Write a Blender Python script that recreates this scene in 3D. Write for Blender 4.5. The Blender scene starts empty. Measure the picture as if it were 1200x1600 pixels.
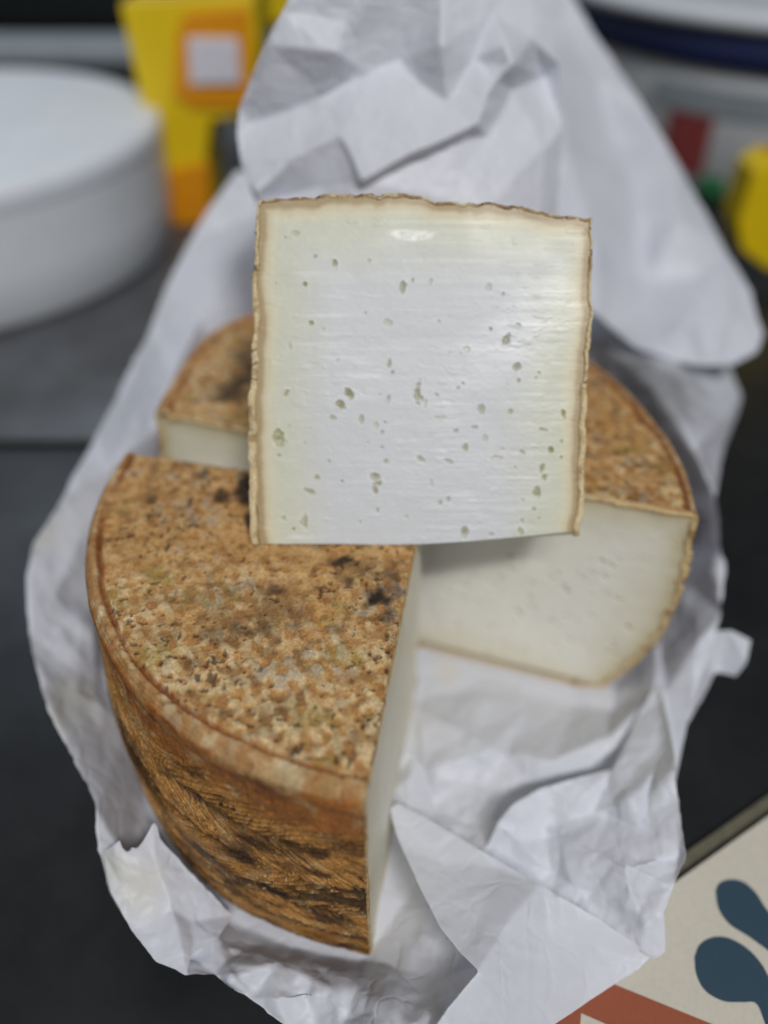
import bpy, math
import numpy as np
from mathutils import Vector, Matrix
from mathutils.geometry import delaunay_2d_cdt

CM = 0.01                      # every length below is in centimetres, meshes are stored in metres
S = bpy.context.scene
COL = S.collection
# ------------------------------------------------------------------ camera
PITCH = math.radians(41.5); CAMH = 23.7; FPX = 1200.0
cd = bpy.data.cameras.new('camera'); cam = bpy.data.objects.new('camera', cd); COL.objects.link(cam)
cam.location = (0, 0, CAMH * CM); cam.rotation_euler = (math.radians(90) - PITCH, 0, 0)
cd.sensor_fit = 'VERTICAL'; cd.sensor_height = 36; cd.sensor_width = 27; cd.lens = 27.0
cd.clip_start = 0.01; cd.clip_end = 60
cd.dof.use_dof = True; cd.dof.focus_distance = 18.8 * CM; cd.dof.aperture_fstop = 3.5; cd.dof.aperture_blades = 0
S.camera = cam
S.render.resolution_x = 768; S.render.resolution_y = 1024
# ------------------------------------------------------------------ world: a dim cool kitchen
W = bpy.data.worlds.new('World'); S.world = W; W.use_nodes = True
bg = W.node_tree.nodes['Background']; bg.inputs[0].default_value = (0.88, 0.94, 1.0, 1); bg.inputs[1].default_value = 0.12
# ------------------------------------------------------------------ ceiling lamps and an added fill
def area(name, loc, target, sx, sy, power, color):
    l = bpy.data.lights.new(name, 'AREA'); l.shape = 'RECTANGLE'; l.size = sx; l.size_y = sy; l.energy = power; l.color = color
    o = bpy.data.objects.new(name, l); COL.objects.link(o); o.location = loc
    o.rotation_euler = (Vector(target) - Vector(loc)).to_track_quat('-Z', 'Y').to_euler()
    return o
TGT = (0.0, 0.17, 0.09)
area('ceiling_panel_lamp', (0.52, 0.17 - 1.28, 0.09 + 1.90), TGT, 0.40, 0.26, 25.0, (1.0, 0.985, 0.97))
area('ceiling_tube_lamp', (0.08, 0.17 - 1.34, 0.09 + 1.86), TGT, 0.34, 0.05, 9.0, (1.0, 0.985, 0.97))
area('added_rear_fill', (-1.05, 1.95, 1.30), (-0.2, 0.3, 0.0), 0.9, 0.8, 6.0, (0.80, 0.90, 1.0))  # added fill without a real source, placed for a pale gradient on the worktop
S.view_settings.view_transform = 'Standard'; S.view_settings.look = 'None'
S.view_settings.exposure = 0.08; S.view_settings.gamma = 1.0
S.cycles.use_denoising = True
S.cycles.max_bounces = 8; S.cycles.sample_clamp_indirect = 4.0
S.cycles.caustics_reflective = False; S.cycles.caustics_refractive = False

# ------------------------------------------------------------------ helpers
rng = np.random.RandomState(7)
def lin(r, g, b):
    f = lambda c: ((c / 255 + 0.055) / 1.055) ** 2.4 if c > 10 else c / 255 / 12.92
    return np.array([f(r), f(g), f(b)])
_s, _c = math.sin(PITCH), math.cos(PITCH)
def at(px, py, z=None, Y=None):
    """point of the place seen at (px, py), at height z or at distance Y"""
    x = (px - 600) / FPX; y = -(py - 800) / FPX
    d = np.array([x, _c + y * _s, -_s + y * _c])
    t = (z - CAMH) / d[2] if Y is None else Y / d[1]
    return np.array([0, 0, CAMH]) + d * t
def on_plane(px, py, p0, n):
    x = (px - 600) / FPX; y = -(py - 800) / FPX
    d = np.array([x, _c + y * _s, -_s + y * _c]); o = np.array([0, 0, CAMH])
    return o + d * (np.dot(p0 - o, n) / np.dot(d, n))

_perm = np.random.RandomState(3).permutation(65536).astype(np.int64)
_vals = np.random.RandomState(4).rand(65536).astype(np.float32)
def _h(x, y, z, s):
    return _perm[(_perm[(_perm[(x + s * 131) & 65535] + y) & 65535] + z) & 65535]
def noise(p, freq=1.0, seed=0):
    """value noise in [-1, 1]"""
    q = np.asarray(p, np.float64) * freq + 1000.5; i = np.floor(q).astype(np.int64); f = q - i
    f = f * f * f * (f * (f * 6 - 15) + 10); r = 0
    for a in (0, 1):
        wx = f[..., 0] if a else 1 - f[..., 0]
        for b in (0, 1):
            wy = f[..., 1] if b else 1 - f[..., 1]
            for c in (0, 1):
                wz = f[..., 2] if c else 1 - f[..., 2]
                r = r + wx * wy * wz * _vals[_h(i[..., 0] + a, i[..., 1] + b, i[..., 2] + c, seed)]
    return r * 2 - 1
def fbm(p, freq=1.0, octv=4, seed=0, gain=0.5):
    r = 0; a = 1; t = 0
    for k in range(octv):
        r = r + a * noise(p, freq * 2 ** k, seed + k * 7); t += a; a *= gain
    return r / t
def worley2(x, y, seed=0, jit=0.9):
    """F1, F2 and a random number per cell"""
    ix = np.floor(x).astype(np.int64); iy = np.floor(y).astype(np.int64)
    f1 = np.full(x.shape, 9.0); f2 = np.full(x.shape, 9.0); idr = np.zeros(x.shape)
    for a in (-1, 0, 1):
        for b in (-1, 0, 1):
            h = _h(ix + a + 5000, iy + b + 5000, 0 * ix, seed)
            cx = ix + a + 0.5 + (_vals[h] - 0.5) * jit; cy = iy + b + 0.5 + (_vals[(h + 777) & 65535] - 0.5) * jit
            d = np.hypot(x - cx, y - cy); n = d < f1
            f2 = np.where(n, f1, np.minimum(f2, d)); idr = np.where(n, _vals[(h + 99) & 65535], idr); f1 = np.where(n, d, f1)
    return f1, f2, idr
def ss(a, b, x):
    t = np.clip((x - a) / (b - a), 0, 1); return t * t * (3 - 2 * t)
def mix(a, b, t): return a + (b - a) * t[..., None]
def spline(pts, n, closed=False):
    """Catmull-Rom through pts, n samples evenly spaced along the length"""
    P = np.array(pts, float); Q = np.vstack([2 * P[0] - P[1], P, 2 * P[-1] - P[-2]]); out = []
    for i in range(1, len(Q) - 2):
        t = np.linspace(0, 1, 24, endpoint=False)[:, None]
        a, b, c, d = Q[i - 1], Q[i], Q[i + 1], Q[i + 2]
        out.append(0.5 * (2 * b + (c - a) * t + (2 * a - 5 * b + 4 * c - d) * t ** 2 + (3 * b - a - 3 * c + d) * t ** 3))
    out = np.vstack(out + [P[-1:]])
    return resample(out, n)
def resample(P, n):
    L = np.concatenate([[0], np.cumsum(np.linalg.norm(np.diff(P, axis=0), axis=1))]); s = np.linspace(0, L[-1], n)
    return np.stack([np.interp(s, L, P[:, k]) for k in range(P.shape[1])], -1)
def coons(T, B, L, R):
    """patch between curves: T,B run left->right (n), L,R run top->bottom (m); returns (m, n, 3)"""
    n, m = len(T), len(L); u = np.linspace(0, 1, n)[None, :, None]; v = np.linspace(0, 1, m)[:, None, None]
    return ((1 - v) * T[None] + v * B[None] + (1 - u) * L[:, None] + u * R[:, None]
            - ((1 - u) * (1 - v) * T[0] + u * (1 - v) * T[-1] + (1 - u) * v * B[0] + u * v * B[-1]))
def grid_normals(G):
    du = np.gradient(G, axis=1); dv = np.gradient(G, axis=0); n = np.cross(du, dv)
    return n / np.maximum(np.linalg.norm(n, axis=-1, keepdims=True), 1e-9)

def build(name, patches, mat, parent=None, org=(0, 0, 0), smooth=True):
    """patches: list of dict(V (m,n,3) grid or (N,3), F quads/tris (optional), C colours) joined into ONE mesh object"""
    Vs, Fs, Cs, off = [], [], [], 0
    for pa in patches:
        V = np.asarray(pa['V'], float)
        if V.ndim == 3:
            m, n = V.shape[:2]; idx = np.arange(m * n).reshape(m, n)
            F = np.stack([idx[:-1, :-1], idx[1:, :-1], idx[1:, 1:], idx[:-1, 1:]], -1).reshape(-1, 4)
            if pa.get('flip'): F = F[:, ::-1]
            V = V.reshape(-1, 3)
        else:
            F = np.asarray(pa['F'])
        C = pa.get('C'); C = np.zeros((len(V), 4)) if C is None else np.asarray(C).reshape(len(V), -1)
        if C.shape[1] == 3: C = np.hstack([C, np.full((len(V), 1), float(pa.get('A', 0.5)))])
        Vs.append(V); Cs.append(C); Fs.append(F + off); off += len(V)
    V = (np.vstack(Vs) - np.array(org)) * CM
    me = bpy.data.meshes.new(name); me.vertices.add(len(V)); me.vertices.foreach_set('co', V.astype(np.float32).ravel())
    sizes = np.concatenate([np.full(len(F), F.shape[1]) for F in Fs]); loops = np.concatenate([F.ravel() for F in Fs])
    me.loops.add(len(loops)); me.loops.foreach_set('vertex_index', loops.astype(np.int32))
    me.polygons.add(len(sizes)); me.polygons.foreach_set('loop_start', np.concatenate([[0], np.cumsum(sizes)[:-1]]).astype(np.int32))
    me.polygons.foreach_set('loop_total', sizes.astype(np.int32))
    me.polygons.foreach_set('use_smooth', np.full(len(sizes), smooth))
    me.update(calc_edges=True); me.validate()
    at_ = me.attributes.new('col', 'FLOAT_COLOR', 'POINT'); at_.data.foreach_set('color', np.vstack(Cs).astype(np.float32).ravel())
    me.materials.append(mat)
    o = bpy.data.objects.new(name, me); COL.objects.link(o)
    if parent is not None: o.parent = parent
    else: o.location = np.array(org) * CM
    return o
def empty(name, org, label, cat, group=None):
    o = bpy.data.objects.new(name, None); COL.objects.link(o); o.location = np.array(org) * CM
    o.empty_display_size = 0.02; o['label'] = label; o['category'] = cat
    if group: o['group'] = group
    return o
def lathe(prof, n=72, a0=0, a1=2 * math.pi, c=(0, 0)):
    P = np.array(prof, float); th = np.linspace(a0, a1, n)
    return np.stack([c[0] + P[:, None, 0] * np.cos(th), c[1] + P[:, None, 0] * np.sin(th), np.repeat(P[:, 1:2], n, 1)], -1)
def rbox(x0, x1, y0, y1, z0, z1, r=0.3, n=5):
    """rounded box as a lofted superellipse outline with rounded top and bottom edges"""
    cx, cy, hx, hy = (x0 + x1) / 2, (y0 + y1) / 2, (x1 - x0) / 2, (y1 - y0) / 2
    def ring(ins):
        p = []
        for qx, qy, a in ((1, 1, 0), (-1, 1, 90), (-1, -1, 180), (1, -1, 270)):
            for k in range(n + 1):
                t = math.radians(a + 90 * k / n); p.append((cx + qx * (hx - r) + (r - ins) * math.cos(t), cy + qy * (hy - r) + (r - ins) * math.sin(t)))
        return np.array(p + p[:1])
    rows = []
    def add(ins, z):
        q = ring(ins); rows.append(np.hstack([q, np.full((len(q), 1), z)]))
    rows.append(np.tile([[cx, cy, z0]], (4 * (n + 1) + 1, 1)))
    for k in range(n + 1):
        t = math.radians(90 * k / n); add(r * 0.98 * (1 - math.sin(t)), z0 + r * (1 - math.cos(t)))
    for k in range(n + 1):
        t = math.radians(90 * k / n); add(r * 0.98 * (1 - math.cos(t)), z1 - r * (1 - math.sin(t)))
    rows.append(np.tile([[cx, cy, z1]], (4 * (n + 1) + 1, 1)))
    return np.array(rows)

# ------------------------------------------------------------------ materials
def newmat(name):
    m = bpy.data.materials.new(name); m.use_nodes = True; nt = m.node_tree
    return m, nt, nt.nodes['Principled BSDF']
def nd(nt, t, **k):
    n = nt.nodes.new(t)
    for a, b in k.items():
        if a in n.inputs.keys(): n.inputs[a].default_value = b
        else: setattr(n, a, b)
    return n
def coords(nt): return nt.nodes.new('ShaderNodeTexCoord').outputs['Object']
def mulnoise(nt, colsock, scale, amount, detail=5):
    """colour times 1 +- amount of noise"""
    n = nd(nt, 'ShaderNodeTexNoise', Scale=scale, Detail=detail, Roughness=0.6); nt.links.new(coords(nt), n.inputs['Vector'])
    r = nd(nt, 'ShaderNodeMapRange'); r.inputs[1].default_value = 0.3; r.inputs[2].default_value = 0.7
    r.inputs[3].default_value = 1 - amount; r.inputs[4].default_value = 1 + amount; nt.links.new(n.outputs[0], r.inputs[0])
    v = nd(nt, 'ShaderNodeVectorMath', operation='MULTIPLY'); nt.links.new(colsock, v.inputs[0]); nt.links.new(r.outputs[0], v.inputs[1])
    return v.outputs[0], n.outputs[0]
def bump(nt, b, sock, dist, strength=1.0, prev=None):
    n = nd(nt, 'ShaderNodeBump', Strength=strength, Distance=dist); nt.links.new(sock, n.inputs['Height'])
    if prev is not None: nt.links.new(prev, n.inputs['Normal'])
    nt.links.new(n.outputs[0], b.inputs['Normal']); return n.outputs[0]
def mat_rind():
    m, nt, b = newmat('cheese_rind')
    a = nd(nt, 'ShaderNodeAttribute', attribute_name='col')
    c, _ = mulnoise(nt, a.outputs['Color'], 1400, 0.22); c2, n2 = mulnoise(nt, c, 5200, 0.16, 3)
    nt.links.new(c2, b.inputs['Base Color'])
    nt.links.new(a.outputs['Alpha'], b.inputs['Roughness']); b.inputs['Specular IOR Level'].default_value = 0.4
    n1 = nd(nt, 'ShaderNodeTexNoise', Scale=2600, Detail=6, Roughness=0.65); nt.links.new(coords(nt), n1.inputs['Vector'])
    bump(nt, b, n1.outputs[0], 0.00035, 0.9)
    return m
def mat_paste():
    m, nt, b = newmat('cheese_paste')
    a = nd(nt, 'ShaderNodeAttribute', attribute_name='col')
    c, _ = mulnoise(nt, a.outputs['Color'], 260, 0.02)
    nt.links.new(c, b.inputs['Base Color']); nt.links.new(a.outputs['Alpha'], b.inputs['Roughness'])
    b.inputs['Subsurface Weight'].default_value = 0.25; b.inputs['Subsurface Radius'].default_value = (1.0, 0.9, 0.7)
    b.inputs['Subsurface Scale'].default_value = 0.0018; b.inputs['Specular IOR Level'].default_value = 0.5
    n1 = nd(nt, 'ShaderNodeTexNoise', Scale=900, Detail=5, Roughness=0.6); nt.links.new(coords(nt), n1.inputs['Vector'])
    bump(nt, b, n1.outputs[0], 0.00006, 0.7)
    return m
def mat_paper():
    m, nt, b = newmat('waxed_paper')
    a = nd(nt, 'ShaderNodeAttribute', attribute_name='col')
    c, _ = mulnoise(nt, a.outputs['Color'], 45, 0.04); nt.links.new(c, b.inputs['Base Color'])
    b.inputs['Roughness'].default_value = 0.42; b.inputs['Specular IOR Level'].default_value = 0.35
    n1 = nd(nt, 'ShaderNodeTexNoise', Scale=700, Detail=5, Roughness=0.6); nt.links.new(coords(nt), n1.inputs['Vector'])
    n2 = nd(nt, 'ShaderNodeTexVoronoi', feature='DISTANCE_TO_EDGE', Scale=85)
    w = nd(nt, 'ShaderNodeTexNoise', Scale=60, Detail=3); nt.links.new(coords(nt), w.inputs['Vector'])
    wm = nd(nt, 'ShaderNodeVectorMath', operation='MULTIPLY_ADD'); nt.links.new(w.outputs['Color'], wm.inputs[0])
    wm.inputs[1].default_value = (0.012, 0.012, 0.012); nt.links.new(coords(nt), wm.inputs[2]); nt.links.new(wm.outputs[0], n2.inputs['Vector'])
    r = nd(nt, 'ShaderNodeMapRange', interpolation_type='SMOOTHSTEP'); r.inputs[2].default_value = 0.12; nt.links.new(n2.outputs['Distance'], r.inputs[0])
    p = bump(nt, b, n1.outputs[0], 0.00008, 0.55)
    p = bump(nt, b, r.outputs[0], 0.0004, 0.30, p)
    for sc, wd, dist, st in ((30, .05, .0008, .16), (120, .06, .0003, .14)):      # sharp thin creases
        v = nd(nt, 'ShaderNodeTexVoronoi', feature='DISTANCE_TO_EDGE', Scale=sc); nt.links.new(wm.outputs[0], v.inputs['Vector'])
        q = nd(nt, 'ShaderNodeMapRange'); q.inputs[2].default_value = wd; q.inputs[3].default_value = 1; q.inputs[4].default_value = 0
        nt.links.new(v.outputs['Distance'], q.inputs[0])
        k = nd(nt, 'ShaderNodeTexNoise', Scale=sc * .8, Detail=2); nt.links.new(coords(nt), k.inputs['Vector'])
        kr = nd(nt, 'ShaderNodeMapRange'); kr.inputs[1].default_value = .48; kr.inputs[2].default_value = .66; nt.links.new(k.outputs[0], kr.inputs[0])
        mm = nd(nt, 'ShaderNodeMath', operation='MULTIPLY'); nt.links.new(q.outputs[0], mm.inputs[0]); nt.links.new(kr.outputs[0], mm.inputs[1])
        p = bump(nt, b, mm.outputs[0], dist, st, p)
    tr = nd(nt, 'ShaderNodeBsdfTranslucent'); nt.links.new(c, tr.inputs[0]); nt.links.new(p, tr.inputs['Normal'])
    mx = nd(nt, 'ShaderNodeMixShader'); mx.inputs[0].default_value = 0.20
    nt.links.new(b.outputs[0], mx.inputs[1]); nt.links.new(tr.outputs[0], mx.inputs[2])
    nt.links.new(mx.outputs[0], nt.nodes['Material Output'].inputs['Surface'])
    return m
def mat_plain(name, col, rough=0.5, metal=0.0, nscale=120, namt=0.06, bdist=0.00015, spec=0.5, stretch=None, sss=0.0):
    m, nt, b = newmat(name)
    rgb = nd(nt, 'ShaderNodeRGB'); rgb.outputs[0].default_value = (*col, 1)
    c, n = mulnoise(nt, rgb.outputs[0], nscale, namt); nt.links.new(c, b.inputs['Base Color'])
    b.inputs['Roughness'].default_value = rough; b.inputs['Metallic'].default_value = metal; b.inputs['Specular IOR Level'].default_value = spec
    n1 = nd(nt, 'ShaderNodeTexNoise', Scale=nscale * 4, Detail=4)
    if stretch:
        mp = nd(nt, 'ShaderNodeMapping'); mp.inputs['Scale'].default_value = stretch
        nt.links.new(coords(nt), mp.inputs[0]); nt.links.new(mp.outputs[0], n1.inputs['Vector'])
    else: nt.links.new(coords(nt), n1.inputs['Vector'])
    bump(nt, b, n1.outputs[0], bdist, 0.5)
    return m
M_RIND, M_PASTE, M_PAPER = mat_rind(), mat_paste(), mat_paper()

# ------------------------------------------------------------------ setting: steel worktop
M_STEEL = mat_plain('brushed_steel', (0.055, 0.057, 0.06), 0.42, 0.85, 30, 0.25, 0.0001, 0.5, (0.15, 1, 1))
tab = build('steel_worktop', [dict(V=np.array([[[-250, -60, -0.12], [250, -60, -0.12]], [[-250, 320, -0.12], [250, 320, -0.12]]]), flip=True)], M_STEEL)
tab['kind'] = 'structure'
M_WALL = mat_plain('kitchen_wall', (0.12, 0.14, 0.15), 0.6, 0, 4, 0.2, 0.0002)
wl = build('kitchen_wall', [dict(V=np.array([[[-250, 320, -0.12], [250, 320, -0.12]], [[-250, 320, 260], [250, 320, 260]]]))], M_WALL)
wl['kind'] = 'structure'

# ------------------------------------------------------------------ cheese colours
GOLD = lin(202, 156, 96); TAN = lin(216, 184, 130); PALE = lin(230, 208, 164); ORANGE = lin(170, 114, 56); BROWN = lin(134, 88, 44)
DARK = lin(52, 36, 24); GREYW = lin(176, 168, 156); OLIVE = lin(158, 140, 66)
WHITE = lin(238, 238, 240); CREAM = lin(211, 212, 194); BAND = lin(206, 190, 154); RINDE = lin(216, 190, 140)
H = 9.0

def rind_top_field(P, stains, light=0.0, lipdist=None):
    """height (cm) and colour of the basket-marked flat of a wheel; P (..., 3)"""
    wx = P[..., 0] + 0.10 * noise(P, 2.2, 1); wy = P[..., 1] + 0.10 * noise(P, 2.2, 2)
    a = math.radians(28); gx = wx * math.cos(a) + wy * math.sin(a); gy = -wx * math.sin(a) + wy * math.cos(a)
    gx = gx + 0.07 * fbm(P, 3.5, 3, 6); gy = gy + 0.09 * fbm(P, 3.5, 3, 7)
    f1, f2, idr = worley2(gx / 0.42, gy / 0.50, 5, 0.7); rag = fbm(P, 4.5, 5, 8)
    idr = idr * .6 + .4 * (noise(P, 2.2, 9) * .5 + .5)
    wv = .5 + .26 * np.cos(gx / .42 * 2 * math.pi) + .16 * np.cos(gy / .50 * 2 * math.pi)
    lump = ss(.22, .80, wv + .75 * rag + .5 * (f2 - f1 - .35)) * (0.45 + 0.55 * idr)
    big = fbm(P, 0.35, 3, 11); med = fbm(P, 1.3, 4, 21); fine = fbm(P, 6.0, 4, 31); vf = fbm(P, 18.0, 3, 41)
    vis = ss(-0.35, 0.45, big + 0.45 * med + np.clip((13.2 - P[..., 1]) * .10, -.35, .45) + .12 + light)                      # the weave shows more in places
    h = 0.055 * lump * (0.35 + 0.65 * vis) + 0.035 * med + 0.030 * fine + 0.014 * vf
    col = np.tile(GOLD, P.shape[:-1] + (1,))
    col = mix(col, ORANGE, ss(0.45, 0.0, lump + 0.35 * fine) * 0.50)
    col = mix(col, BROWN, ss(0.05, 0.5, fbm(P, 2.3, 5, 51)) * 0.50)
    col = mix(col, TAN, ss(-0.1, 0.45, fbm(P, 3.1, 4, 61)) * 0.5)
    patch = lump * vis * ss(-0.1, 0.65, idr + 0.5 * fine + light)
    col = mix(col, PALE, np.clip(patch * 1.0, 0, 0.66))
    col = mix(col, GREYW, ss(0.12, 0.5, fbm(P, 1.5, 4, 71)) * lump * 0.65)
    col = mix(col, OLIVE, ss(0.25, 0.55, fbm(P, 1.1, 3, 81)) * 0.45)
    col = mix(col, DARK * 1.3, ss(0.12, 0.42, fbm(P, 3.6, 5, 92) + .35 * noise(P, .55, 93)) * (1 - .6 * patch) * .42)
    pits = ss(0.32, 0.55, fbm(P, 7.5, 3, 91) + 0.25 * fbm(P, 0.6, 2, 95))
    col = mix(col, DARK, pits * 0.75); h = h - 0.05 * pits
    for (sx, sy, rx, ry, ang, st) in stains:
        dx, dy = P[..., 0] - sx, P[..., 1] - sy; t = math.radians(ang)
        u = (dx * math.cos(t) + dy * math.sin(t)) / rx; v = (-dx * math.sin(t) + dy * math.cos(t)) / ry
        d = np.hypot(u, v) + 0.75 * fbm(P, 2.6, 5, 101)
        col = mix(col, DARK * 0.8, ss(1.05, 0.25, d) * st)
    col = col * (1 + 0.36 * vf + 0.24 * fine)[..., None]
    return h, np.clip(col, 0.004, 1)

def side_field(arc, z, P, stains, seed=0):
    """height and colour of the plaited-grass print round the side; arc = cm along the rim"""
    wz = z + 0.16 * noise(P, 0.45, 3 + seed) + 0.03 * noise(P, 3.0, 4 + seed); wa = arc + 0.08 * noise(P, 0.9, 5 + seed)
    band = (wz + .12 * wa + .2 * noise(P, 1.1, 87)) / 1.55; k = np.floor(band); f = band - k
    slope = np.where(k % 2 == 0, .95, -.48)
    t = (wz + slope * wa) / np.sqrt(1 + slope ** 2) + 0.07 * noise(P, .7, 8) + 0.02 * noise(P, 2.6, 88)
    ph = t / 0.165; lines = np.abs((ph - np.floor(ph)) - 0.5) * 2          # 1 at ridge middle, 0 in the groove
    ph2 = (t * 1.13 + 0.2 * noise(P, 2, 9)) / 0.105; l2 = np.abs((ph2 - np.floor(ph2)) - 0.5) * 2
    lowz = ss(H - .8, H - 1.9, z + 0.6 * noise(P, 0.45, 12 + seed))         # plait starts below the plain shoulder
    gate = ss(-0.6, 0.0, fbm(P * np.array([1, 1, 1.6]), 0.9, 4, 13 + seed)) * lowz
    g = ss(0.50, 0.05, 1 - lines) ; idn = np.floor(ph); brk = noise(np.stack([arc * .55 + idn * 3.7, idn * 5.1, k * 9.3], -1), 1.0, 85)
    groove = ss(0.92, 0.38, lines + .35 * fbm(P, 2.2, 3, 10)) * gate * ss(-.55, .1, brk)
    spine = ss(0.16, 0.0, np.minimum(f, 1 - f)) * gate
    fine = fbm(P, 5, 4, 14); vf = fbm(P, 16, 3, 15); med = fbm(P, 1.4, 4, 16)
    h = -0.08 * groove - 0.05 * spine - 0.02 * ss(0.5, 0.1, l2) * gate + 0.03 * med + 0.022 * fine + 0.010 * vf
    gold2 = lin(208, 150, 80); col = np.tile(gold2, P.shape[:-1] + (1,))
    col = mix(col, lin(176, 108, 50), (1 - lowz) * 0.85)
    col = mix(col, lin(120, 66, 30), ss(-.1, .4, fbm(P, 2.0, 5, 84)) * (1 - lowz) * .6)
    col = mix(col, TAN, ss(0.0, 0.5, fbm(P, 2.2, 4, 17)) * 0.6)
    col = mix(col, BROWN, ss(-0.05, 0.5, fbm(P, 1.1, 4, 18)) * 0.50)
    col = mix(col, lin(110, 70, 30), ss(2.0, 0.0, z) * 0.35)
    dk = ss(-0.35, 0.25, fbm(P * np.array([1, 1, 2.2]), 0.55, 4, 19 + seed))
    col = mix(col, lin(40, 27, 16), np.clip(groove * (0.60 + 0.5 * dk), 0, 0.98))
    col = mix(col, DARK, spine * (0.25 + 0.5 * dk))
    col = mix(col, DARK, ss(0.4, 0.1, l2) * gate * 0.2)
    col = mix(col, DARK, ss(0.02, 0.42, fbm(P * np.array([1, 1, 2.5]), 0.8, 5, 20 + seed)) * gate * 0.85)
    col = mix(col, lin(84, 54, 28), ss(6.5, 1.0, arc + 2.2 * fbm(P, .9, 3, 89)) * ss(7.5, 5.5, z) * .6)
    for (sa, sz, ra, rz, st) in stains:
        d = np.hypot((arc - sa) / ra, (z - sz) / rz) + 0.7 * fbm(P, 1.8, 4, 23)
        col = mix(col, DARK * 0.7, ss(1.1, 0.3, d) * st)
    pit = ss(0.42, 0.6, fbm(P, 9, 2, 24)); col = mix(col, DARK, pit * 0.5); h = h - 0.03 * pit
    fl = ss(0.46, 0.66, fbm(P, 7.2, 4, 25)); col = mix(col, PALE, fl * 0.45)
    col = col * (1 + 0.40 * vf + 0.25 * fine)[..., None]
    return h, np.clip(col, 0.003, 1)

def wheel_rind(C, out, prof, stains_top, stains_side, n_top=300, light=0.0, lip=True, seed=0, thick=0.22, bulge=0.0):
    """out (n,2): rim outline seen from C. prof: list (offset, z) from the top rim down the side to the base. returns patches"""
    out = np.asarray(out); n = len(out); d = out - C; r = np.linalg.norm(d, axis=1); u = d / r[:, None]
    arc = np.concatenate([[0], np.cumsum(np.linalg.norm(np.diff(out, axis=0), axis=1))])
    # --- top
    t = np.linspace(0.02, 1, n_top) ** 0.8
    e = (1 - t)[:, None] * r[None]                     # distance to the rim
    V = np.empty((n_top, n, 3)); V[..., 0] = C[0] + t[:, None] * d[:, 0]; V[..., 1] = C[1] + t[:, None] * d[:, 1]; V[..., 2] = H
    h, col = rind_top_field(V, stains_top, light)
    if lip:
        w = noise(V, 1.1, 77) * 0.10; ee = e + w
        lw = .24 + .14 * ss(.35, .95, np.linspace(0, 1, n))[None]; ring = ss(lw + .06, lw - .08, ee); gr = ss(0.11, 0.0, np.abs(ee - lw - .04)) * ss(-.5, .1, noise(V, .9, 72))
        h = h * (1 - 0.6 * ring) + 0.09 * ring - 0.09 * gr
        lipc = mix(mix(np.tile(lin(190, 142, 92), V.shape[:2] + (1,)), PALE, ss(-0.1, 0.5, fbm(V, 3, 3, 78))), ORANGE, ss(0.0, 0.5, fbm(V, 1.4, 3, 79)) * 0.6)
        col = mix(col, lipc * (.92 + 0.22 * fbm(V, 8, 3, 76))[..., None], ring * (.45 + .4 * ss(-.3, .3, fbm(V, 1.6, 3, 70)))); col = mix(col, lin(140, 74, 28), gr * 0.85)
    edge = ss(0.10, 0.0, e); V[..., 2] += h * (1 - 0.0 * edge) - 0.10 * edge
    rough = np.clip(0.62 + 0.15 * fbm(V, 3, 3, 75), 0.35, 0.9)
    pt = [dict(V=V, C=np.concatenate([col, rough[..., None]], -1))]
    # --- side
    P = spline(prof, 340); V2 = np.empty((len(P), n, 3))
    af = arc / arc[-1]; wb = ss(1.0, .62, af) * ss(0, .12, af); offs = P[:, 0:1] + bulge * ss(H - .5, 4.0, P[:, 1:2]) * ss(-.1, .5, P[:, 1:2]) * wb[None]
    V2[..., 0] = out[None, :, 0] + offs * u[None, :, 0]; V2[..., 1] = out[None, :, 1] + offs * u[None, :, 1]; V2[..., 2] = P[:, 1:2]
    A = np.repeat(arc[None], len(P), 0)
    h2, c2 = side_field(A, V2[..., 2], V2, stains_side, seed)
    sh = ss(0.0, 0.5, H - V2[..., 2]); h2 = h2 * sh
    c2 = mix(np.repeat(col[-1:], len(P), 0), c2, ss(0.0, 0.22, H - V2[..., 2] + 0.12 * noise(V2, 2, 74)))
    V2[..., 0] += h2 * u[None, :, 0]; V2[..., 1] += h2 * u[None, :, 1]
    V2[0] = V[-1]; V2[1:6, :, 2] += (V[-1, :, 2] - H)[None] * np.linspace(0.8, 0.1, 5)[:, None]
    r2 = np.clip(0.50 + 0.2 * fbm(V2, 2.5, 3, 73), 0.3, 0.85)
    pt.append(dict(V=V2, C=np.concatenate([c2, r2[..., None]], -1)))
    # --- cut borders: the pale cut edge of the rind on both cut faces
    ends = []
    for k in (0, -1):
        line = np.vstack([V[::6, k], V2[1:, k], [[C[0] + d[k, 0] * q, C[1] + d[k, 1] * q, P[-1, 1] + 0.02] for q in (0.97, 0.8, 0.6, 0.4, 0.2, 0.0)]])
        ends.append(line)
    return pt, ends

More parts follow.
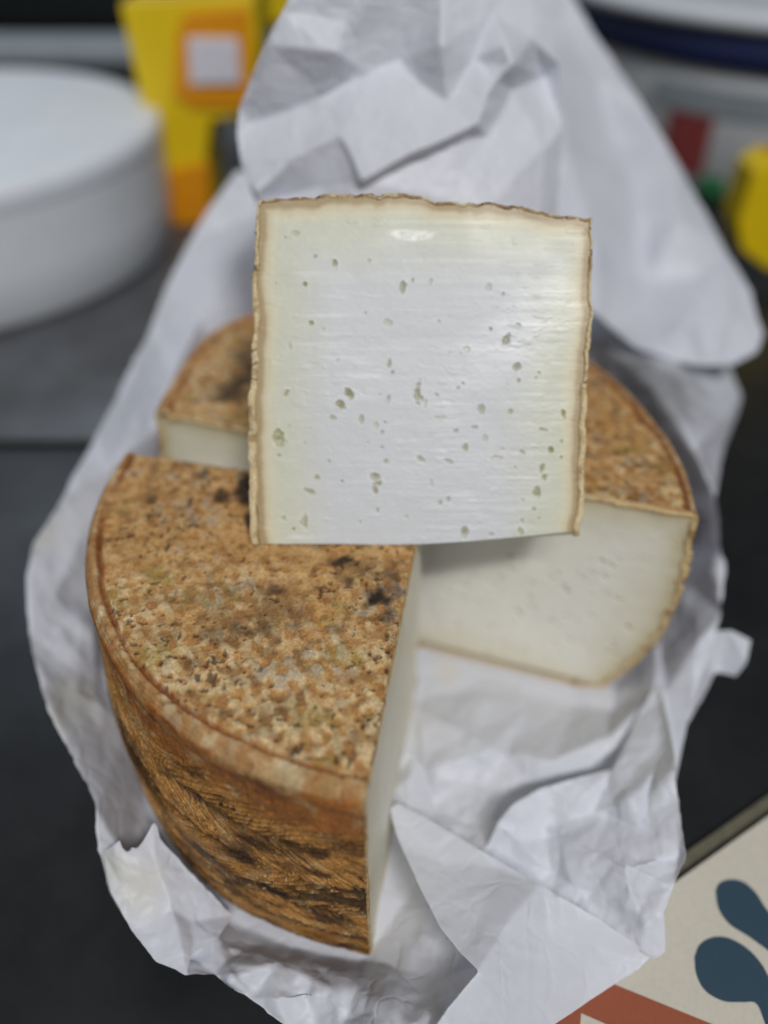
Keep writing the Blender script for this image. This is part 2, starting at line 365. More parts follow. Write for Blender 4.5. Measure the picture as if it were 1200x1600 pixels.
def cut_band(line, inward, nrm, thick, n, seed=0, bumpy=0.03, colour=RINDE, depthlip=0.02):
    """rough cut edge of the rind as a ribbon; line (k,3), inward (3,) fn of line, nrm face normal"""
    L = resample(line, n); tg = np.gradient(L, axis=0); tg /= np.maximum(np.linalg.norm(tg, axis=1, keepdims=True), 1e-9)
    inn = np.cross(tg, nrm); inn *= np.sign(np.sum(inn * inward(L), axis=1))[:, None]
    k = np.linspace(-0.12, 1, 9); th = thick * (1 + 0.30 * noise(L, 1.2, 60 + seed))
    V = L[None] + inn[None] * (k[:, None] * th[None])[..., None]
    hh = (np.sin(np.clip(k, 0, 1) * math.pi) ** 0.6)[:, None] * (depthlip + bumpy * fbm(V, 4, 4, 61 + seed)) + 0.012 * fbm(V, 14, 2, 62)
    V = V + nrm * (hh - 0.03 * (k[:, None] < 0) + 0.006)[..., None]
    c = np.tile(colour, V.shape[:2] + (1,)); c = mix(c, lin(150, 106, 60), ss(0.1, 0.5, fbm(V, 2.6, 4, 63)) * 0.8); c = mix(c, lin(228, 210, 172), ss(0.0, 0.5, fbm(V, 5, 3, 64)) * 0.6)
    c = mix(c, lin(120, 84, 44), (ss(0.15, -0.1, k)[:, None] * np.ones(n)) * 0.6); c = mix(c, BAND, (ss(0.75, 1.0, k)[:, None] * np.ones(n)))
    return dict(V=V, C=c, A=0.6)

def mindist(P, line):
    sh = P.shape[:-1]; Q = P.reshape(-1, 3); L = resample(line, 260); o = np.empty(len(Q))
    for i in range(0, len(Q), 20000):
        q = Q[i:i + 20000]; o[i:i + 20000] = np.sqrt(np.maximum(((q[:, None] - L[None]) ** 2).sum(-1).min(1), 0))
    return o.reshape(sh)

def paste_face(V, nrm, rindline, eyes=(), stri=None, seed=0, bandw=0.42, nrand=0, bumpy=1.0, white=WHITE, gloss=None, cream=CREAM):
    """adds eyes, knife marks and the ripening gradient to a flat cut face. eyes: (centre xyz, a, b, angle, depth)"""
    tx = np.cross([0, 0, 1.0], nrm); tx /= np.linalg.norm(tx); ty = np.cross(nrm, tx)
    X = V @ tx; Yv = V @ ty
    d = mindist(V, rindline) + 0.05 * noise(V, 1.3, 40 + seed)
    w = 0.5 + 0.5 * fbm(V, 0.5, 2, 39 + seed)
    cen = ss(0.4, 2.4, d + 0.9 * (w - 0.5)); c = mix(np.tile(cream, V.shape[:2] + (1,)), white, cen)
    c = mix(c, lin(222, 214, 182), ss(bandw * 1.7, bandw * 0.6, d) * 0.8); c = mix(c, BAND, ss(bandw * 1.05, bandw * 0.25, d) * 0.9)
    c = mix(c, lin(160, 134, 88), ss(0.26, 0.10, d) * 0.75)
    h = 0.016 * fbm(V, .8, 4, 41 + seed) * bumpy
    # knife marks: fine streaks across the face
    st = np.stack([X * 0.35, Yv * 9.0, X * 0], -1); s1 = fbm(st, 1.0, 4, 42 + seed); sm = ss(-0.2, 0.5, fbm(V, 0.45, 3, 43 + seed))
    h += 0.0045 * s1 * (0.35 + sm) * bumpy
    rough = 0.48 + 0.10 * s1 - 0.08 * sm
    dash = ss(.12, .42, fbm(np.stack([X * 1.1, Yv * 8.0, X * 0 + 3], -1), 1.0, 4, 36 + seed)) * ss(-.1, .4, fbm(V, .5, 3, 35 + seed) + .22 * ss(0, .5, X / 4) * 1.0) * ss(.35, .8, d)
    c = mix(c, lin(240, 243, 246), np.clip(dash * .75 + ss(0.15, 0.6, s1) * sm * .3, 0, 1) * .45); h += .0035 * dash
    # curdy, slightly torn texture
    f1, f2, _ = worley2(X * 3.2 + 0.8 * noise(V, 2, 44), Yv * 4.6 + 0.8 * noise(V, 2, 45), 46 + seed)
    curd = ss(0.25, 0.0, f2 - f1) * ss(-0.05, 0.4, fbm(V, 0.6, 3, 47 + seed)); h -= 0.0 * curd
    crumb = ss(0.18, 0.5, fbm(np.stack([X * .7, Yv * 1.6, X * 0], -1), 5.0, 4, 48 + seed)) * ss(-0.15, 0.4, fbm(V, 0.7, 3, 49 + seed)); h += 0.007 * crumb * bumpy
    h += .003 * fbm(np.stack([X, Yv * 2, X * 0], -1), 9, 3, 38 + seed) * bumpy
    ey = list(eyes); r = np.random.RandomState(90 + seed)
    m, n = V.shape[:2]
    for _ in range(nrand):
        q = V[r.randint(int(m * .08), int(m * .95)), r.randint(int(n * .06), int(n * .94))]; a = 0.02 + 0.045 * r.rand() ** 2
        ey.append((q, a * (0.6 + r.rand()), a * (0.6 + 1.0 * r.rand()), r.uniform(-60, 60), 0.02 + 0.35 * a))
    wob = fbm(V, 7.5, 4, 50 + seed)
    for (q, a, b, ang, dep) in ey:
        dx = X - np.dot(q, tx); dy = Yv - np.dot(q, ty); t = math.radians(ang); lim = 3.2 * max(a, b)
        msk = (np.abs(dx) < lim) & (np.abs(dy) < lim)
        if not msk.any(): continue
        u = (dx[msk] * math.cos(t) + dy[msk] * math.sin(t)) / a; v = (-dx[msk] * math.sin(t) + dy[msk] * math.cos(t)) / b
        e = np.hypot(u, v) + 0.95 * wob[msk]
        k = ss(1.05, 0.45, e); rim = ss(0.35, 0.0, np.abs(e - 1.25))
        h[msk] += -dep * k * (1.1 + .5 * wob[msk]) + 0.005 * rim * min(1, dep * 9)
        eyec = lin(168, 164, 112) if dep > 0.035 else lin(206, 206, 170)
        c[msk] = mix(c[msk], eyec, k * min(0.8, 0.2 + dep * 6)); c[msk] = mix(c[msk], lin(112, 104, 58), ss(.55, .0, e) * k * min(.6, dep * 7)); c[msk] = mix(c[msk], lin(250, 250, 245), rim * 0.15)
    if gloss is not None: rough = gloss(X, Yv, V, rough)
    Vn = V + nrm * h[..., None]
    return dict(V=Vn, C=np.concatenate([np.clip(c, 0, 1), np.clip(rough, 0.12, 0.8)[..., None]], -1))

# ------------------------------------------------------------------ quarter wheel, front left
O = np.array([1.23, 17.3]); R = 9.6
th = np.radians(np.linspace(167.3, 260.3, 560)); out = O + R * np.stack([np.cos(th), np.sin(th)], -1)
def st_px(px, py, rx, ry, ang, s):
    p = at(px, py, z=H); return (p[0], p[1], rx, ry, ang, s)
QT = [st_px(*a) for a in ((383, 765, .35, .95, 10, .95), (346, 772, .30, .40, 0, .8), (322, 742, .22, .45, 0, .6), (236, 780, .30, .40, 0, .7), (392, 815, .22, .5, 20, .9),
      (535, 876, .42, .30, 0, .95), (586, 936, .42, .38, 30, 1.0), (598, 968, .55, .30, 0, .75), (545, 910, .28, .35, 0, .7), (430, 925, .38, .22, 30, .7), (560, 890, .5, .5, 0, .45),
      (612, 900, .35, .9, 10, .45), (330, 995, .55, .35, 20, .45), (380, 985, .45, .25, 0, .5), (300, 1040, .3, .2, 0, .4), (275, 840, .4, .25, 0, .35), (520, 985, .3, .2, 0, .4), (415, 955, 1.7, .9, 20, .40), (300, 930, 1.2, .6, 10, .25), (250, 1000, .8, .4, -30, .3), (560, 1060, .7, .25, 0, .25))]
arcR = R * math.radians(93)
QS = [(arcR - 3.2, 4.6, 1.1, .45, .9), (arcR - 2.2, 3.4, 1.0, .35, .85), (arcR - 4.6, 3.6, 1.2, .4, .8), (arcR - 1.2, 2.4, .8, .3, .8), (arcR - 7.5, 5.0, 2.2, 1.1, .75),
      (arcR - 10.5, 4.6, 2.5, 1.8, .85), (arcR - 13.5, 4.5, 2, 2, .7), (arcR - 5.6, 2.6, 1.3, .5, .6), (arcR - .8, 4.2, .9, .18, .7), (arcR - 2.6, 5.8, 1.4, .3, .45)]
PROF_Q = [(0, H - .02), (0.10, H - .16), (0.13, H - .45), (0.06, H - .9), (0.10, 7.0), (0.14, 5.5), (0.14, 3.5), (0.10, 1.6), (0.02, .55), (-.16, .06), (-1.2, 0.0)]
q = empty('cheese_wedge', (O[0], O[1], 0), 'quarter wheel of cheese with brown plaited rind towards the viewer, left of the opening', 'cheese')
pt, ends = wheel_rind(O, out, PROF_Q, QT, QS, bulge=.40)
Oz = np.array([O[0], O[1], H / 2])
faces = []
for (k, sg) in ((0, 1), (1, -1)):
    a = th[0] if k == 0 else th[-1]; u = np.array([math.cos(a), math.sin(a), 0]); nrm = np.array([math.sin(a), -math.cos(a), 0]) * sg
    line = ends[k]; cen = np.array([O[0], O[1], H / 2]) + u * R * .5
    pt.append(cut_band(line, lambda L, cen=cen: cen - L, nrm, 0.16, 700, seed=k, bumpy=0.02, colour=lin(206, 176, 124)))
    # outline of the paste: top, outer profile, bottom
    i0 = int(np.argmin(np.linalg.norm(line - (np.array([O[0], O[1], 0]) + u * R + np.array([0, 0, H])), axis=1)))
    T = resample(line[:i0 + 1] - [0, 0, .10], 300); T[:, 2] = np.minimum(T[:, 2], H - .06)
    P = spline(PROF_Q, 200); pr = np.array([[*(O + u[:2] * (R + p[0] - .10)), p[1]] for p in P[:-22]]); pr[-1, 2] = 0.06
    Rr = resample(np.vstack([T[-1:], pr[6:]]), 260); Lf = np.linspace(T[0], [T[0][0], T[0][1], .06], 260)
    Bt = np.linspace(Lf[-1], Rr[-1], 300)
    G = coons(T, Bt, Lf, Rr); G += nrm * 0.0
    fp = paste_face(G, nrm, line[20:], nrand=40, seed=k * 3, bandw=.3, bumpy=2.0, white=lin(230, 224, 202), cream=lin(224, 214, 184))
    faces.append(fp); fp['flip'] = (k == 0)
build('rind', pt, M_RIND, q, (O[0], O[1], 0))
build('paste', faces, M_PASTE, q, (O[0], O[1], 0))

# ------------------------------------------------------------------ half wheel, behind
cL, cR = at(243, 643, z=H)[:2], at(1090, 805, z=H)[:2]
C2 = (cL + cR) / 2
ol = [cL, (-7.65, 22.9), (-7.35, 25.2), (-6.8, 27.1), (-5.3, 28.8), (-2.4, 30.0), (0.9, 30.1), (4.0, 28.9), (6.3, 27.0), (7.95, 24.4), (8.85, 21.8), (9.25, 19.0), cR]
out2 = spline(ol, 420)[::-1]
PROF_H = [(0, H - .02), (0.06, H - .2), (0.10, H - .9), (0.28, 7.2), (0.36, 5.6), (0.25, 3.8), (-0.15, 2.2), (-.62, 1.1), (-0.95, .45), (-1.3, 0.1), (-2.0, 0.0)]
HT = [st_px(*a) for a in ((365, 600, .7, 1.2, 0, .8), (345, 620, .5, .6, 0, .6), (385, 560, .5, 1.0, 0, .6))]
hw = empty('cheese_half_wheel', (C2[0], C2[1], 0), 'half wheel of cheese with orange top, lying behind the upright white slab', 'cheese')
pt, ends = wheel_rind(C2, out2, PROF_H, HT, [], n_top=200, light=0.12, seed=30)
ch = np.array([cR[0] - cL[0], cR[1] - cL[1], 0]); ch /= np.linalg.norm(ch); nH = np.array([ch[1], -ch[0], 0])
cen = np.array([C2[0], C2[1], H / 2])
for k in (0, 1):
    pt.append(cut_band(ends[k], lambda L: cen - L, nH, 0.21, 800, seed=5 + k, bumpy=0.045, depthlip=.05, colour=lin(226, 196, 142)))
build('rind', pt, M_RIND, hw, (C2[0], C2[1], 0))
Pp = spline(PROF_H, 220)
eR, eL = np.array([*cR, 0]), np.array([*cL, 0])
uR = np.array([*((cR - C2) / np.linalg.norm(cR - C2)), 0]); uL = -uR
Rp = np.array([eR + uR * (p[0] - .10) + [0, 0, min(p[1], H - .08)] for p in Pp[2:-24]]); Lp = np.array([eL + uL * (p[0] - .10) + [0, 0, min(p[1], H - .08)] for p in Pp[2:-24]])
Rp = resample(Rp, 330); Lp = resample(Lp, 330)
T = np.linspace(Lp[0], Rp[0], 560); B = np.linspace(Lp[-1], Rp[-1], 560)
G = coons(T, B, Lp, Rp)
rl = np.vstack([ends[0][::-1], ends[1]])
p0H = np.array([*cR, 0.])
def he(px, py, a, b, ang, dep): return (on_plane(px, py, p0H, nH), a, b, ang, dep)
HE = [he(798, 868, .12, .08, 0, .05), (he(783, 905, .14, .08, -20, .05)), he(675, 948, .22, .06, -35, .05), he(925, 930, .14, .05, 0, .03), he(760, 952, .10, .05, 0, .03), he(1045, 876, .10, .04, 0, .03)]
r = np.random.RandomState(12)
for _ in range(75):
    HE.append(he(r.uniform(670, 980), r.uniform(875, 1030) , r.uniform(.08, .28), r.uniform(.03, .07), -22 + r.uniform(-10, 10), r.uniform(.06, .13)))
fp = paste_face(G, nH, rl, eyes=HE, nrand=30, seed=9, bandw=.55, bumpy=1.5, white=lin(248, 245, 234), cream=lin(234, 229, 208))
build('paste', [fp], M_PASTE, hw, (C2[0], C2[1], 0))

# ------------------------------------------------------------------ slab standing on top
LEAN = math.radians(38); BASE = H + 0.07
nS = np.array([0, -math.cos(LEAN), math.sin(LEAN)]); p0S = at(600, 850, z=BASE)
sp = lambda px, py, off=0.0: on_plane(px, py, p0S - nS * off, nS)
leftp = [(393, 850), (391, 815), (388, 760), (387, 700), (389, 640), (392, 590), (394, 545), (398, 505), (394, 455), (399, 390), (402, 330), (405, 314)]
topp = [(405, 314), (440, 311), (480, 308), (540, 303), (600, 302), (650, 307), (720, 316), (790, 320), (850, 333), (900, 339), (925, 341)]
rightp = [(925, 341), (927, 375), (926, 430), (924, 490), (920, 545), (921, 600), (914, 645), (918, 690), (913, 740), (914, 785), (910, 815), (905, 838)]
S2 = lambda pts, n: spline([sp(*p) for p in pts], n)
Lc, Tc, Rc = S2(leftp, 500), S2(topp, 420), S2(rightp, 500)
def wob(L, amp, seed): return (fbm(L, 1.7, 4, seed) * amp)[:, None]
exx = np.array([1., 0, 0]); up = np.cross(exx, nS); up = up if up[2] > 0 else -up
endf = lambda L: np.minimum(1, np.minimum(np.arange(len(L)), np.arange(len(L))[::-1]) / 12.0)[:, None]
Lc = Lc + exx * wob(Lc, .10, 501) * endf(Lc); Rc = Rc + exx * wob(Rc, .12, 502) * endf(Rc)
sc = (0.07 * (.5 + .5 * noise(Tc, .8, 505)) * np.abs(np.sin(Tc[:, 0] * 4.2 + 2.6 * noise(Tc, .9, 503))) - .03)[:, None]
Tc = Tc + up * (wob(Tc, .09, 504) + sc) * endf(Tc)
sl = empty('cheese_slab', p0S - [0, 0, 0], 'square white slab of cheese standing upright on the two other pieces', 'cheese')
# rind: front ribbon + skin running back over the sides
def inset(C, dirv, a, b): return C + dirv * np.linspace(a, b, len(C))[:, None]
patches = []
cenS = sp(655, 580)
tk = lambda a, b, n: np.linspace(a, b, n)
def ribbon(C, dirv, tA, tB, seed, colr, lipd):
    n = len(C); k = np.linspace(0, 1, 14); t = np.linspace(tA, tB, n) * (1 + .35 * noise(C, 1.6, 600 + seed))
    V = C[None] + dirv[None, None] * (k[:, None] * t[None])[..., None]
    prof = np.sin(np.clip(k, 0, 1) * math.pi) ** .5
    hh = prof[:, None] * (lipd + .055 * fbm(V, 3.2, 4, 601 + seed)) + .018 * fbm(V, 11, 3, 602)
    crk = ss(.10, .0, np.abs(fbm(V, 1.9, 3, 606 + seed))) * ss(0.0, 0.5, noise(V, .8, 607)); hh -= crk * .06
    V = V + nS * hh[..., None]
    c = np.tile(colr, V.shape[:2] + (1,)); c = mix(c, lin(146, 112, 68), ss(0.0, .5, fbm(V, 2.4, 4, 603 + seed)) * .7); c = mix(c, lin(232, 216, 180), ss(-.1, .4, fbm(V, 5, 3, 604)) * .7)
    c = mix(c, lin(70, 52, 34), crk * .8); c = mix(c, lin(176, 148, 100), (ss(.6, 1, k)[:, None] * np.ones(n)) * .8)
    return dict(V=V, C=c, A=.62)
RC = lin(226, 206, 162)
patches += [ribbon(Lc, exx, .27, .10, 1, RC, .05), ribbon(Tc, -up, .10, .11, 2, lin(170, 140, 98), .03), ribbon(Rc, -exx, .07, .24, 3, RC, .06)]
BACK = 2.4
def skin(C, dirv, seed):
    n = len(C); k = np.linspace(0, 1, 40)
    foot = C[:, 2:3] - BASE
    e = -nS * BACK; V = C[None] + k[:, None, None] * e[None, None]
    low = np.maximum(0, 1 - (C[:, 2] - BASE) / 7.4); V = V + (k[:, None] * low[None])[..., None] * np.array([0, 3.6, 0]) 
    V[..., 2] = np.maximum(V[..., 2], BASE)
    h, c = rind_top_field(V + seed * 10, [])
    V = V - dirv * (h * ss(0, .1, k)[:, None])[..., None]
    return dict(V=V, C=c, A=.65)
patches += [skin(Lc, exx, 1), skin(Tc, -up, 2), skin(Rc, -exx, 3)]
build('rind', patches, M_RIND, sl, p0S)
# paste front
ti = .085
PL = inset(Lc, exx, .24, .07)[::-1]; PR = inset(Rc, -exx, .04, .18); PT = Tc - up * ti
L1 = S2([(410, 850), (520, 850), (640, 850), (760, 841), (905, 823)], 470)
PLs = resample(PL, 500); PRs = resample(PR[:-8], 500)
T = resample(PT, 470); 
T = T + (PLs[0] - T[0]) * np.linspace(1, 0, 470)[:, None] ** 6 ; T = T + (PRs[0] - T[-1]) * np.linspace(0, 1, 470)[:, None] ** 6
L1 = L1 + (PLs[-1] - L1[0]) * np.linspace(1, 0, 470)[:, None] ** 3; L1 = L1 + (PRs[-1] - L1[-1]) * np.linspace(0, 1, 470)[:, None] ** 3
G = coons(T, L1, PLs, PRs)
zx = lambda x, y: (380 + x * 560 / 1200, 280 + y * 600 / 1286)
PXC = 21.2 / 1200 * 560 / 1200            # cm per zoomed pixel on the slab
EYES = [(175, 180, 12, 9, 0, 2), (308, 282, 10, 17, -25, 5), (204, 352, 8, 9, 0, 6), (230, 483, 9, 11, 0, 5), (485, 480, 15, 11, 0, 2), (535, 363, 10, 23, 0, 4), (627, 345, 8, 17, 0, 1.5),
 (822, 360, 13, 15, 0, 1.5), (870, 385, 5, 9, 0, 3), (828, 500, 5, 6, 0, 4), (880, 537, 10, 20, 20, 5), (922, 487, 11, 8, 0, 2), (487, 620, 9, 18, 5, 3.5), (500, 648, 6, 8, 0, 3), (488, 735, 6, 12, 0, 3),
 (352, 718, 13, 20, -30, 6), (328, 755, 15, 22, -40, 6), (583, 718, 12, 32, 5, 5), (598, 735, 6, 10, 0, 4), (143, 720, 10, 14, 0, 4), (122, 862, 20, 28, 0, 5), (150, 830, 12, 4, -40, 2), (395, 805, 10, 16, 0, 3), (445, 825, 10, 12, 0, 2),
 (475, 815, 7, 6, 0, 3), (797, 775, 13, 18, 0, 2.5), (915, 628, 14, 13, 0, 4), (922, 675, 7, 11, 0, 4), (980, 665, 6, 8, 0, 2), (1073, 787, 8, 17, -15, 5), (1000, 838, 18, 5, 10, 3), (1065, 878, 4, 5, 0, 3), (1031, 908, 9, 12, -20, 6),
 (1065, 933, 5, 5, 0, 5), (745, 900, 10, 12, 0, 3.5), (590, 938, 16, 13, 30, 3), (287, 944, 6, 6, 0, 3.5), (245, 998, 9, 8, 30, 3.5), (220, 1045, 17, 9, 20, 3.5), (330, 1012, 8, 5, 0, 3.5), (440, 995, 22, 12, 30, 4.5), (452, 1020, 14, 10, -20, 5),
 (442, 1042, 8, 16, 0, 5), (208, 1145, 12, 30, 0, 3.5), (168, 1170, 7, 7, 0, 5), (135, 1135, 10, 13, 0, 3), (1000, 970, 8, 18, 10, 4), (1010, 1000, 13, 12, 30, 4.5), (985, 1053, 15, 19, 0, 5), (685, 1070, 9, 11, 0, 4), (740, 1180, 14, 18, 0, 4),
 (832, 1190, 11, 9, 0, 3), (930, 1178, 10, 15, 0, 3), (850, 932, 22, 9, 0, 2), (120, 925, 7, 5, 0, 3), (450, 1110, 4, 10, 0, 4), (300, 800, 10, 8, 0, 2.5), (775, 830, 14, 8, 0, 2.5), (895, 778, 8, 8, 0, 2.5), (418, 272, 8, 9, 0, 1.5),
 (410, 450, 5, 8, 0, 2.5), (268, 502, 6, 5, 0, 2), (315, 605, 8, 10, 0, 1.5), (750, 570, 10, 10, 0, 1), (155, 560, 7, 12, 0, 1.5), (610, 750, 6, 20, 0, 2), (655, 800, 20, 8, 0, 1.5), (690, 945, 20, 8, 10, 2.5), (465, 898, 5, 5, 0, 3), (475, 945, 8, 6, 0, 2.5),
 (975, 1105, 8, 6, 0, 2.5), (990, 1135, 6, 5, 0, 3), (935, 1075, 8, 7, 0, 2), (630, 1020, 7, 12, 0, 2), (545, 1130, 8, 8, 0, 1.5), (390, 1150, 7, 8, 0, 2.5), (205, 885, 5, 5, 0, 2), (870, 905, 8, 8, 0, 1.5), (810, 870, 9, 14, 0, 2)]
ES = []
for (x, y, a, b, ang, dp) in EYES: ES.append((sp(*zx(x, y)), a * PXC * 1.0, b * PXC * 1.0, -ang, dp * .015))
def gloss(X, Yv, V, rough):
    s_ = sp(643, 367); k_ = ss(1.25, .75, np.hypot((V[..., 0] - s_[0]) / .62, (V[..., 2] - s_[2]) / .10) + .35 * noise(V, 3, 701))
    a, b = sp(845, 480), sp(640, 366)
    d = np.hypot((V[..., 0] - a[0]) / 1.5, (V[..., 2] - a[2]) / 1.3) + .5 * fbm(V, .9, 3, 700)
    return (rough - .10 * ss(1.3, .3, d)) * (1 - k_) + .31 * k_
front = paste_face(G, nS, np.vstack([PL[::-1], PT, PR]), eyes=ES, nrand=35, seed=20, bandw=.40, gloss=gloss, white=lin(211, 214, 217))
# small lower facet, underside and back of the slab
L2 = S2([(410, 851), (520, 851), (640, 853), (760, 850), (905, 839)], 470)
L2 = L2 - nS * (.02 + np.linspace(0, 1, 470)[:, None] * .32) ; L2[:, 2] = np.maximum(L2[:, 2], BASE)
rowl = np.array(front['V'][-1]); kk = np.linspace(0, 1, 14)[:, None, None]
fac = rowl[None] * (1 - kk) + L2[None] * kk; fac = fac + nS * (.02 * fbm(fac, 3, 3, 710) * np.sin(kk[..., 0] * math.pi))[..., None]
facet = dict(V=fac, C=np.tile(CREAM * .97, fac.shape[:2] + (1,)), A=.45)
bk = L2 + np.array([0, 6.0, 0]); bk[:, 2] = BASE
under = dict(V=np.stack([L2 * [1, 1, 0] + [0, 0, BASE], bk]), C=np.tile(CREAM, (2, 470, 1)), A=.5)
tb = resample(PT - nS * BACK, 470)
backp = dict(V=np.stack([bk * (1 - t) + tb * t for t in np.linspace(0, 1, 12)]), C=np.tile(CREAM, (12, 470, 1)), A=.5)
build('paste', [front, facet, under, backp], M_PASTE, sl, p0S)

# ------------------------------------------------------------------ wrapping paper
def raster(pts2, vals, x0, y0, W_, H_, g, segs=()):
    """piecewise-linear interpolation of vals over a triangulation of pts2, on a lattice with pitch g"""
    vs, es, fs, ov, oe, of = delaunay_2d_cdt([Vector(p) for p in pts2], list(segs), [], 0, 1e-5)
    vals = np.asarray(vals, float); nv = np.empty((len(vs), vals.shape[1])); PV = np.array([tuple(v) for v in vs])
    for i, o in enumerate(ov):
        if len(o): nv[i] = vals[o[0]]
        else: nv[i] = np.nan
    bad = np.isnan(nv[:, 0])
    if bad.any():                                     # a crossing of two folds: take the nearest traced points' mean
        for i in np.where(bad)[0]:
            dd = np.linalg.norm(np.array(pts2) - PV[i], axis=1); j = np.argsort(dd)[:3]; w_ = 1 / (dd[j] + 1e-3); nv[i] = (vals[j] * w_[:, None]).sum(0) / w_.sum()
    G = np.full((H_, W_, vals.shape[1]), np.nan)
    for f in fs:
        a, b, c = PV[f[0]], PV[f[1]], PV[f[2]]
        den = (b[1] - c[1]) * (a[0] - c[0]) + (c[0] - b[0]) * (a[1] - c[1])
        if abs(den) < 1e-9: continue
        lo = np.floor((np.minimum(np.minimum(a, b), c) - [x0, y0]) / g).astype(int); hi = np.ceil((np.maximum(np.maximum(a, b), c) - [x0, y0]) / g).astype(int) + 1
        lo = np.maximum(lo, 0); hi = np.minimum(hi, [W_, H_])
        if (hi <= lo).any(): continue
        X, Y_ = np.meshgrid(np.arange(lo[0], hi[0]) * g + x0, np.arange(lo[1], hi[1]) * g + y0)
        w0 = ((b[1] - c[1]) * (X - c[0]) + (c[0] - b[0]) * (Y_ - c[1])) / den; w1 = ((c[1] - a[1]) * (X - c[0]) + (a[0] - c[0]) * (Y_ - c[1])) / den; w2 = 1 - w0 - w1
        ins = (w0 > -1e-6) & (w1 > -1e-6) & (w2 > -1e-6)
        val = w0[..., None] * nv[f[0]] + w1[..., None] * nv[f[1]] + w2[..., None] * nv[f[2]]
        sub = G[lo[1]:hi[1], lo[0]:hi[0]]; sub[ins] = val[ins]
    return G
def fill(G, it=14):
    for _ in range(it):
        m = np.isnan(G[..., 0])
        if not m.any(): break
        acc = np.zeros_like(G); cnt = np.zeros(G.shape[:2])
        for dx, dy in ((1, 0), (-1, 0), (0, 1), (0, -1)):
            Sf = np.roll(G, (dy, dx), (0, 1)); ok = ~np.isnan(Sf[..., 0]); acc[ok] += Sf[ok]; cnt[ok] += 1
        k = m & (cnt > 0); G[k] = acc[k] / cnt[k][:, None]
    return G
def blur(G, n):
    for _ in range(n):
        for ax in (0, 1):
            P_ = np.concatenate([np.take(G, [0], ax), G, np.take(G, [-1], ax)], ax)
            sl_ = [slice(None)] * G.ndim; a = list(sl_); b = list(sl_); c = list(sl_)
            a[ax] = slice(0, -2); b[ax] = slice(1, -1); c[ax] = slice(2, None)
            G = .25 * P_[tuple(a)] + .5 * P_[tuple(b)] + .25 * P_[tuple(c)]
    return G
def crumple_map(x0, y0, W_, H_, g, pitch, seed):
    r = np.random.RandomState(seed); nx = int(W_ * g / pitch) + 3; ny = int(H_ * g / pitch) + 3
    X, Y_ = np.meshgrid(np.arange(nx), np.arange(ny)); p = np.stack([x0 - pitch + (X + r.uniform(-.48, .48, X.shape)) * pitch, y0 - pitch + (Y_ + r.uniform(-.48, .48, X.shape)) * pitch], -1).reshape(-1, 2)
    return fill(raster(p, r.uniform(-1, 1, (len(p), 1)), x0, y0, W_, H_, g))[..., 0]
def inside(px, py, poly):
    r = np.zeros(px.shape, bool); n = len(poly)
    for i in range(n):
        (xa, ya), (xb, yb) = poly[i], poly[(i + 1) % n]
        c = ((ya > py) != (yb > py)) & (px < (xb - xa) * (py - ya) / ((yb - ya) if yb != ya else 1e-9) + xa); r ^= c
    return r
def P3(t):
    return at(t[0], t[1], z=t[2]) if len(t) == 3 else at(t[0], t[1], Y=t[3])
PAPERC = lin(232, 235, 245)
